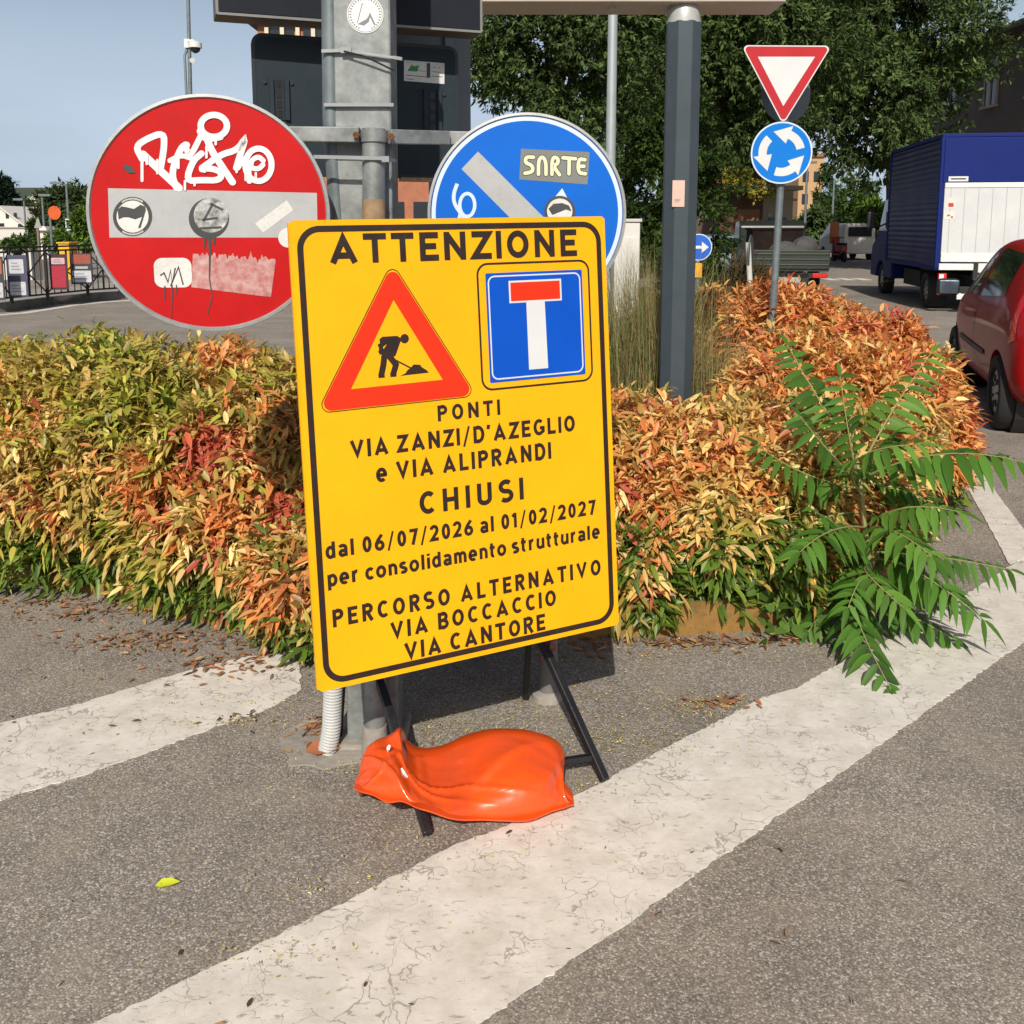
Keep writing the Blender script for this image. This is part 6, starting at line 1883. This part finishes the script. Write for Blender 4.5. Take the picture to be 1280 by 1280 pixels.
ST = [(-1.75, .36, .74, .80, .62, .50), (-1.69, .28, .86, .93, .745, .60), (-1.56, .23, .95, 1.13, .79, .585), (-1.34, .21, .97, 1.40, .805, .57), (-.85, .20, .965, 1.50, .815, .585),
      (-.1, .20, .945, 1.525, .82, .595), (.35, .20, .925, 1.49, .82, .59), (.72, .20, .92, 1.30, .815, .60), (1.05, .20, .92, 1.06, .80, .65), (1.38, .21, .87, .96, .77, .62), (1.62, .24, .79, .84, .71, .55), (1.74, .30, .66, .70, .58, .45)]
def hatchback(name, label, cat, C, rz, paint, group=None):
    t = thing(name, label, cat, C, group)
    Rm = Matrix.Rotation(rz, 3, 'Z')
    Cv = Vector(C)
    W = lambda x, y, z: Cv + Rm @ Vector((x, y, z))
    rings = []
    for (y, zb, zl, zt, wb, wt) in ST:
        h = [(0, zb), (.8 * wb, zb), (.975 * wb, zb + .09), (wb, (zb + zl) / 2 + .04), (.985 * wb, zl), (wt + .02, zt - .055), (wt * .78, zt - .008), (0, zt)]
        rings.append([(x, y, z) for x, z in h] + [(-x, y, z) for x, z in h[-2:0:-1]])
    m = len(rings[0])
    vs = [p for r in rings for p in r]
    fs = []
    for i in range(len(rings) - 1):
        for k in range(m): fs.append((i * m + k, i * m + (k + 1) % m, (i + 1) * m + (k + 1) % m, (i + 1) * m + k))
    fs.append(tuple(range(m - 1, -1, -1)))
    fs.append(tuple((len(rings) - 1) * m + k for k in range(m)))
    me = bpy.data.meshes.new('body')
    me.from_pydata(vs, [], fs)
    bm = bmesh.new(); bm.from_mesh(me)
    bmesh.ops.recalc_face_normals(bm, faces=bm.faces); bm.to_mesh(me); bm.free()
    tmp = bpy.data.objects.new('tmp_body', me); COL.objects.link(tmp)
    sd = tmp.modifiers.new('s', 'SUBSURF'); sd.levels = 3; sd.render_levels = 3
    cut = []
    for (yy) in (-1.17, 1.17):
        cm_ = MB().tube([(-1.2, yy, .30), (1.2, yy, .30)], .335, 40).build('tmp_cut', M_PLASTIC)
        bo = tmp.modifiers.new('b', 'BOOLEAN'); bo.operation = 'DIFFERENCE'; bo.object = cm_; bo.solver = 'EXACT'
        cut.append(cm_)
    dg = bpy.context.evaluated_depsgraph_get()
    dg.update()
    ev = bpy.data.meshes.new_from_object(tmp.evaluated_get(dg))
    bvh = BVHTree.FromPolygons([v.co.copy() for v in ev.vertices], [tuple(p.vertices) for p in ev.polygons])
    ev.transform(Rm.to_4x4())
    for p in ev.polygons: p.use_smooth = True
    ev.set_sharp_from_angle(angle=R_(38))
    ev.materials.clear(); ev.materials.append(paint)
    for o in [tmp] + cut: bpy.data.objects.remove(o, do_unlink=True)
    body = bpy.data.objects.new('body', ev); COL.objects.link(body); body.parent = t
    # inner wheel wells
    mb = MB()
    for sx in (-1, 1):
        for yy in (-1.17, 1.17): mb.tube([W(sx * .40, yy, .30), W(sx * .70, yy, .30)], .33, 24)
    mb.build('wheel_well', M_PLASTIC, t)
    def side(s, y, z, off):
        hit = bvh.ray_cast(Vector((s * 2, y, z)), Vector((-s, 0, 0)))
        x = hit[0].x if hit[0] is not None else s * .6
        return W(x + s * off, y, z)
    def endp(s, x, z, off):
        hit = bvh.ray_cast(Vector((x, s * 3, z)), Vector((0, -s, 0)))
        y = hit[0].y if hit[0] is not None else s * 1.6
        return W(x, y + s * off, z)
    def patch(mb, fn, s, q, off, nu=10, nv=8):
        vs = []
        for i in range(nu + 1):
            for j in range(nv + 1):
                u, v = i / nu, j / nv
                a = (q[0][0] * (1 - u) + q[1][0] * u, q[0][1] * (1 - u) + q[1][1] * u)
                b = (q[3][0] * (1 - u) + q[2][0] * u, q[3][1] * (1 - u) + q[2][1] * u)
                vs.append(fn(s, a[0] * (1 - v) + b[0] * v, a[1] * (1 - v) + b[1] * v, off))
        mb.add(vs, [(i * (nv + 1) + j, (i + 1) * (nv + 1) + j, (i + 1) * (nv + 1) + j + 1, i * (nv + 1) + j + 1) for i in range(nu) for j in range(nv)])
    def seam(mb, s, pts, w=.010, off=.003):
        q = smooth2d(pts, 2)
        for a, b in zip(q[:-1], q[1:]):
            d = Vector((b[0] - a[0], b[1] - a[1])); L = d.length
            if L < 1e-5: continue
            d /= L; n_ = Vector((-d.y, d.x)) * w / 2
            mb.add([side(s, a[0] + n_.x, a[1] + n_.y, off), side(s, b[0] + n_.x, b[1] + n_.y, off), side(s, b[0] - n_.x, b[1] - n_.y, off), side(s, a[0] - n_.x, a[1] - n_.y, off)], [(0, 1, 2, 3)])
    for s in (-1, 1):
        for q in ([(.84, .985), (.03, .985), (-.02, 1.41), (.40, 1.40)], [(-.10, .99), (-1.02, 1.05), (-.98, 1.38), (-.14, 1.42)]):
            mb = MB(); patch(mb, side, s, q, .004); mb.build('side_window', M_CGLASS, t, smooth='all')
        mb = MB()
        seam(mb, s, [(.86, .95), (.88, .7), (.82, .45), (.74, .30)]); seam(mb, s, [(-.06, 1.45), (-.08, .9), (-.10, .5), (-.12, .30)])
        seam(mb, s, [(.74, .30), (.3, .285), (-.12, .30)]); seam(mb, s, [(-.10, .55), (-.5, .4), (-.85, .32)], .004)
        mb.build('door_gap', M_SEAM, t)
        mb = MB(); patch(mb, side, s, [(.70, .535), (-.62, .52), (-.62, .565), (.70, .585)], .010, 14, 2); mb.build('rubbing_strip', M_PLASTIC, t, smooth='all')
        mb = MB(); patch(mb, side, s, [(.10, .80), (-.02, .80), (-.02, .835), (.10, .835)], .016, 4, 2); mb.build('door_handle', paint, t, smooth='all')
        c = W(s * .95, .66, 1.02)
        mb = MB().box(c, (.20, .12, .16), rz); mr_ = mb.build('mirror', M_PLASTIC if s < 0 else M_PLASTIC, t, bevel=.035, smooth=True)
        mb = MB().box(W(s * .95, .598, 1.02), (.165, .006, .125), rz); mb.build('mirror_glass', mat('mirror_glass', (.25, .33, .40), .05, metal=.9), mr_, bevel=.002)
        mb = MB().bar(W(s * .80, .70, .97), W(s * .90, .68, .99), .05, .04); mb.build('mirror_stalk', M_PLASTIC, mr_)
        mb = MB(); patch(mb, side, s, [(-1.50, .72), (-1.62, .76), (-1.50, 1.08), (-1.42, 1.12)], .006, 5, 8); patch(mb, endp, -1, [(s * .60, .74), (s * .72, .74), (s * .66, 1.0), (s * .58, .99)], .006, 5, 8)
        mb.build('tail_light', M_TAIL, t, smooth='all')
        mb = MB(); patch(mb, endp, 1, [(s * .40, .60), (s * .60, .62), (s * .60, .76), (s * .42, .72)], .006, 5, 5); mb.build('headlight', M_WHITE, t, smooth='all')
        for yy in (-1.17, 1.17): wheel(t, W(s * .72, yy, .30), .30, .18, Rm @ Vector((s, 0, 0)))
    mb = MB(); patch(mb, endp, -1, [(-.48, 1.02), (.48, 1.02), (.44, 1.36), (-.44, 1.36)], .005); mb.build('rear_window', M_CGLASS, t, smooth='all')
    mb = MB(); patch(mb, endp, 1, [(-.58, 1.06), (.58, 1.06), (.48, 1.40), (-.48, 1.40)], .005); mb.build('windscreen', M_CGLASS, t, smooth='all')
    mb = MB(); patch(mb, endp, -1, [(-.26, .60), (.26, .60), (.26, .71), (-.26, .71)], .006, 4, 3); mb.build('number_plate', M_WHITE, t)
    mb = MB(); patch(mb, endp, -1, [(-.55, .40), (.55, .40), (.55, .47), (-.55, .47)], .006, 10, 2); mb.build('bumper_strip', M_PLASTIC, t)
    return t
hatchback('parked_car', 'shiny red hatchback cut off by the right edge of the photo', 'car', (4.95, 8.42, 0), R_(-17), M_CARRED)
hatchback('parked_car', 'pale blue car mostly hidden behind the dead brown bush', 'car', (at(915, 320, 25.5).x, 26.5, -.12), R_(-60), M_CARBLUE)

# ---- blue box truck
TA = R_(-9.1)
T0 = Vector((7.90, 17.9, 0))
TR = Matrix.Rotation(TA, 3, 'Z')
TW = lambda x, y, z: T0 + TR @ Vector((x, y, z))
M_TBLUE = mat('truck_blue', (.003, .014, .13), .5, var=.1, vscale=2, spec=.2)
M_TDARK = mat('truck_curtain', (.006, .014, .085), .42, var=.25, vscale=1.5, spec=.4)
M_TWHITE = mat('liftgate_grey', (.55, .56, .56), .45, var=.06, vscale=2, dirt=.08)
M_CHASSIS = mat('chassis', (.015, .015, .017), .7, var=.2)
t = thing('box_truck', 'dark blue box truck with pale grey tail lift, seen from behind', 'truck', TW(1.1, 2, 0))
def tb(c, d): return (TW(*c), d)
mb = MB().box(TW(1.1, 2.07, 2.04), (2.16, 4.04, 2.38), TA); bxx = mb.build('box_body', M_TDARK, t)
# ribbed side curtain
mb = MB()
nz_ = 132
for xs, sg in ((-.02, -1), (2.2, 1)):
    vs, fs = [], []
    for i in range(nz_ + 1):
        z = .88 + 2.30 * i / nz_
        w_ = .0045 * math.sin(2 * math.pi * i / 6)
        for j in range(15):
            y = .10 + 3.95 * j / 14
            k = w_ + .012 * mnoise.noise(Vector((y * .9, z * .7, sg))) * 2
            vs.append(TW(xs + sg * (.012 + k), y, z))
    for i in range(nz_):
        for j in range(14): fs.append((i * 15 + j, i * 15 + j + 1, (i + 1) * 15 + j + 1, (i + 1) * 15 + j))
    mb.add(vs, fs)
mb.build('side_curtain', M_TDARK, t, smooth='all')
mb = MB().box(TW(1.1, 2.05, 3.24), (2.30, 4.16, .07), TA); mb.build('roof_edge', M_TBLUE, t, bevel=.01)
for qx, qy in ((-.01, .02), (2.21, .02), (-.01, 4.08), (2.21, 4.08)):
    mb = MB().box(TW(qx, qy, 2.03), (.09, .09, 2.36), TA); mb.build('corner_post', M_TBLUE, t, bevel=.01)
mb = MB().box(TW(1.1, .02, .88), (2.3, .08, .1), TA).box(TW(1.1, 2.05, .84), (2.28, 4.1, .08), TA); mb.build('floor_rail', M_TBLUE, t)
mb = MB().box(TW(1.1, -.02, 2.80), (2.20, .05, .80), TA); hp2 = mb.build('header_panel', M_TBLUE, t, bevel=.01)
mb = MB().box(TW(.26, -.0475, 2.46), (.34, .006, .09), TA); lb = mb.build('maker_plate', M_WHITE, hp2)
mb = MB().box(TW(.26, -.0515, 2.46), (.26, .003, .025), TA); mb.build('plate_print', M_SINK, lb)
mb = MB().box(TW(1.42, -.05, 3.12), (.09, .02, .10), TA); mb.build('marker_lamp', M_PLASTIC, hp2)
mb = MB().box(TW(1.1, -.055, 2.345), (2.14, .07, .09), TA).box(TW(1.1, -.055, 1.03), (2.14, .07, .16), TA); mb.build('tail_lift_edge', mat('liftgate_white', (.68, .68, .66), .4), t, bevel=.008)
mb = MB().box(TW(1.1, -.05, 1.70), (2.14, .05, 1.22), TA); tl_ = mb.build('tail_lift', M_TWHITE, t)
mb = MB()
for k in range(9): mb.box(TW(.14 + .24 * k, -.0765, 1.70), (.012, .003, 1.2), TA)
mb.build('tail_lift_seams', mat('seam_grey', (.38, .39, .40), .5), tl_)
mb = MB().box(TW(.15, -.078, 2.02), (.16, .004, .20), TA).box(TW(.13, -.078, 1.80), (.19, .004, .14), TA); wl_ = mb.build('warning_sticker', mat('sticker_cream', (.68, .62, .56), .6), tl_)
mb = MB().box(TW(.15, -.082, 1.99), (.09, .003, .07), TA); mb.build('sticker_symbol', mat('sticker_red', (.5, .04, .03), .6), wl_)
mb = MB().box(TW(.12, -.082, 1.80), (.05, .003, .03), TA).box(TW(.18, -.0825, 1.77), (.04, .003, .03), TA); mb.build('sticker_print', mat('sticker_redbrown', (.35, .10, .07), .6), wl_)
mb = MB().box(TW(1.25, -.092, 1.09), (.34, .003, .03), TA).box(TW(1.33, -.092, 1.02), (.18, .003, .02), TA); mb.build('lettering', mat('print_grey', (.19, .2, .2), .6), tl_)
mb = MB().box(TW(.31, -.05, .86), (.6, .06, .12), TA).box(TW(1.44, -.05, .84), (1.5, .07, .17), TA); mb.build('lift_crossbar', mat('liftgate_white', (.68, .68, .66), .4), t, bevel=.01)
mb = MB().box(TW(.66, -.01, .78), (.10, .12, .32), TA).box(TW(1.55, -.01, .78), (.10, .12, .32), TA); mb.build('lift_arm', M_CHASSIS, t)
for sx in (.09, 2.11):
    mb = MB().box(TW(sx, -.02, .54), (.15, .06, .40), TA); l_ = mb.build('tail_light', M_TAIL, t, bevel=.015)
    mb = MB().box(TW(sx - .02, -.052, .66), (.08, .006, .12), TA); mb.build('reverse_lens', M_WHITE, l_)
mb = MB().box(TW(1.1, .1, .42), (2.0, .14, .14), TA); mb.build('rear_bar', M_CHASSIS, t, bevel=.01)
mb = MB().box(TW(.75, 2.6, .58), (.12, 5.4, .2), TA).box(TW(1.45, 2.6, .58), (.12, 5.4, .2), TA).box(TW(1.1, 2.9, .52), (1.7, 1.4, .34), TA).box(TW(1.1, 1.15, .36), (1.7, .14, .14), TA); mb.build('chassis', M_CHASSIS, t)
mb = MB().box(TW(.62, -.04, .32), (.52, .02, .12), TA); mb.build('number_plate', M_WHITE, t)
for sx, ax in ((.26, -1), (1.94, 1)):
    wheel(t, TW(sx, 1.15, .36), .36, .34, TR @ Vector((ax, 0, 0)))
    wheel(t, TW(sx, 5.35, .36), .36, .24, TR @ Vector((ax, 0, 0)))
    mb = MB().box(TW(sx, 1.15, .78), (.36, .9, .05), TA); mb.build('mudguard', M_CHASSIS, t)
pf = [(4.15, .42), (4.15, 2.35), (4.6, 2.42), (5.1, 2.30), (5.75, 1.45), (6.35, 1.15), (6.45, .95), (6.45, .40), (5.80, .40), (5.72, .62), (5.5, .78), (5.2, .78), (4.98, .62), (4.9, .42)]
mb = MB().prism([TW(.10, y, z) for y, z in pf], TR @ Vector((1, 0, 0)), 2.0); mb.build('cab', M_TBLUE, t, bevel=.04)
for xs, sg in ((.096, -1), (2.104, 1)):
    mb = MB().prism([TW(xs, y, z) for y, z in [(4.5, 1.5), (5.62, 1.5), (5.08, 2.2), (4.5, 2.25)]], TR @ Vector((1, 0, 0)), .004 * sg); mb.build('side_window', M_CGLASS, t)
    mb = MB().box(TW(xs + sg * .22, 5.5, 1.75), (.18, .14, .40), TA); m_ = mb.build('mirror', M_PLASTIC, t, bevel=.03)
    mb = MB().bar(TW(xs, 5.55, 1.6), TW(xs + sg * .2, 5.5, 1.7), .04, .04); mb.build('mirror_arm', M_PLASTIC, m_)

# ---- dropside pickup with a dark load
PA = R_(-7)
PX = at(985, 360, 21.8).x
PT = Vector((PX, 21.8, 0))
PR = Matrix.Rotation(PA, 3, 'Z')
PW = lambda x, y, z: PT + PR @ Vector((x, y, z))
M_PG = mat('pickup_green', (.020, .028, .020), .45, var=.15, vscale=3, dirt=.2)
t = thing('pickup_truck', 'green dropside pickup with a dark load, waiting left of the blue truck', 'pickup', PT)
mb = MB().box(PW(0, 0, .86), (1.78, .06, .42), PA)
for z in (.74, .86, .98): mb.box(PW(0, -.035, z), (1.74, .02, .035), PA)
mb.build('tailgate', M_PG, t, bevel=.008)
for sx in (-.88, .88):
    mb = MB().box(PW(sx, 1.35, .86), (.05, 2.62, .42), PA); mb.build('side_board', M_PG, t, bevel=.008)
    mb = MB().box(PW(sx * .78, -.03, .50), (.34, .05, .10), PA); l_ = mb.build('tail_light', M_TAIL, t, bevel=.01)
mb = MB().box(PW(0, 1.35, .62), (1.76, 2.7, .06), PA).box(PW(0, .05, .50), (1.7, .1, .12), PA); mb.build('bed', M_CHASSIS, t)
mb = MB().box(PW(0, -.02, .40), (.5, .02, .12), PA); mb.build('number_plate', mat('plate_grey', (.35, .35, .35), .5), t)
mb = MB().box(PW(0, 2.2, .45), (.9, 4.4, .2), PA); mb.build('chassis', M_CHASSIS, t)
pf = [(2.75, .45), (2.75, 1.62), (3.0, 1.75), (3.7, 1.72), (4.3, 1.15), (4.75, 1.0), (4.8, .45)]
mb = MB().prism([PW(-.82, y, z) for y, z in pf], PR @ Vector((1, 0, 0)), 1.64); mb.build('cab', mat('pickup_dark', (.02, .024, .022), .35, coat=.5), t, bevel=.05)
mb = MB().box(PW(0, 2.74, 1.38), (1.2, .03, .38), PA); mb.build('rear_window', M_CGLASS, t)
for sx in (-.72, .72):
    for y in (.95, 3.95): wheel(t, PW(sx, y, .32), .32, .2, PR @ Vector((1 if sx > 0 else -1, 0, 0)))
M_LOAD = mat('dark_load', (.018, .012, .010), .9, spec=.1, var=.4, vscale=5, bump=.5, bscale=12)
t = thing('tool_crate', 'dark brown boxy load standing in the bed of the green pickup', 'crate', PW(-.1, .8, .65))
mb = MB().box(PW(-.18, 1.2, 1.10), (1.15, 1.2, .85), PA).box(PW(-.18, 1.2, 1.54), (1.22, 1.26, .05), PA); mb.build('box', M_LOAD, t, bevel=.02)
t = thing('grey_sacks', 'heap of dark grey sacks behind the tailgate of the green pickup', 'sacks', PW(.2, .35, .65))
mb = MB()
for (x, y, z, a, b_, c_) in ((.15, .35, .98, .42, .25, .22), (.42, .45, 1.1, .3, .25, .26), (-.05, .42, 1.05, .32, .22, .2)):
    n1, n2 = 16, 10
    vs = [PW(x + a * math.sin(math.pi * j / n2) * math.cos(2 * math.pi * i / n1) * (1 + .15 * math.sin(i * 2.1)), y + b_ * math.sin(math.pi * j / n2) * math.sin(2 * math.pi * i / n1), z + c_ * math.cos(math.pi * j / n2) * (1 + .1 * math.sin(i * 1.3))) for i in range(n1) for j in range(n2 + 1)]
    mb.add(vs, [(i * (n2 + 1) + j, ((i + 1) % n1) * (n2 + 1) + j, ((i + 1) % n1) * (n2 + 1) + j + 1, i * (n2 + 1) + j + 1) for i in range(n1) for j in range(n2)])
mb.build('sack_cloth', mat('sack_grey', (.06, .06, .062), .8, var=.3), t, smooth=True)
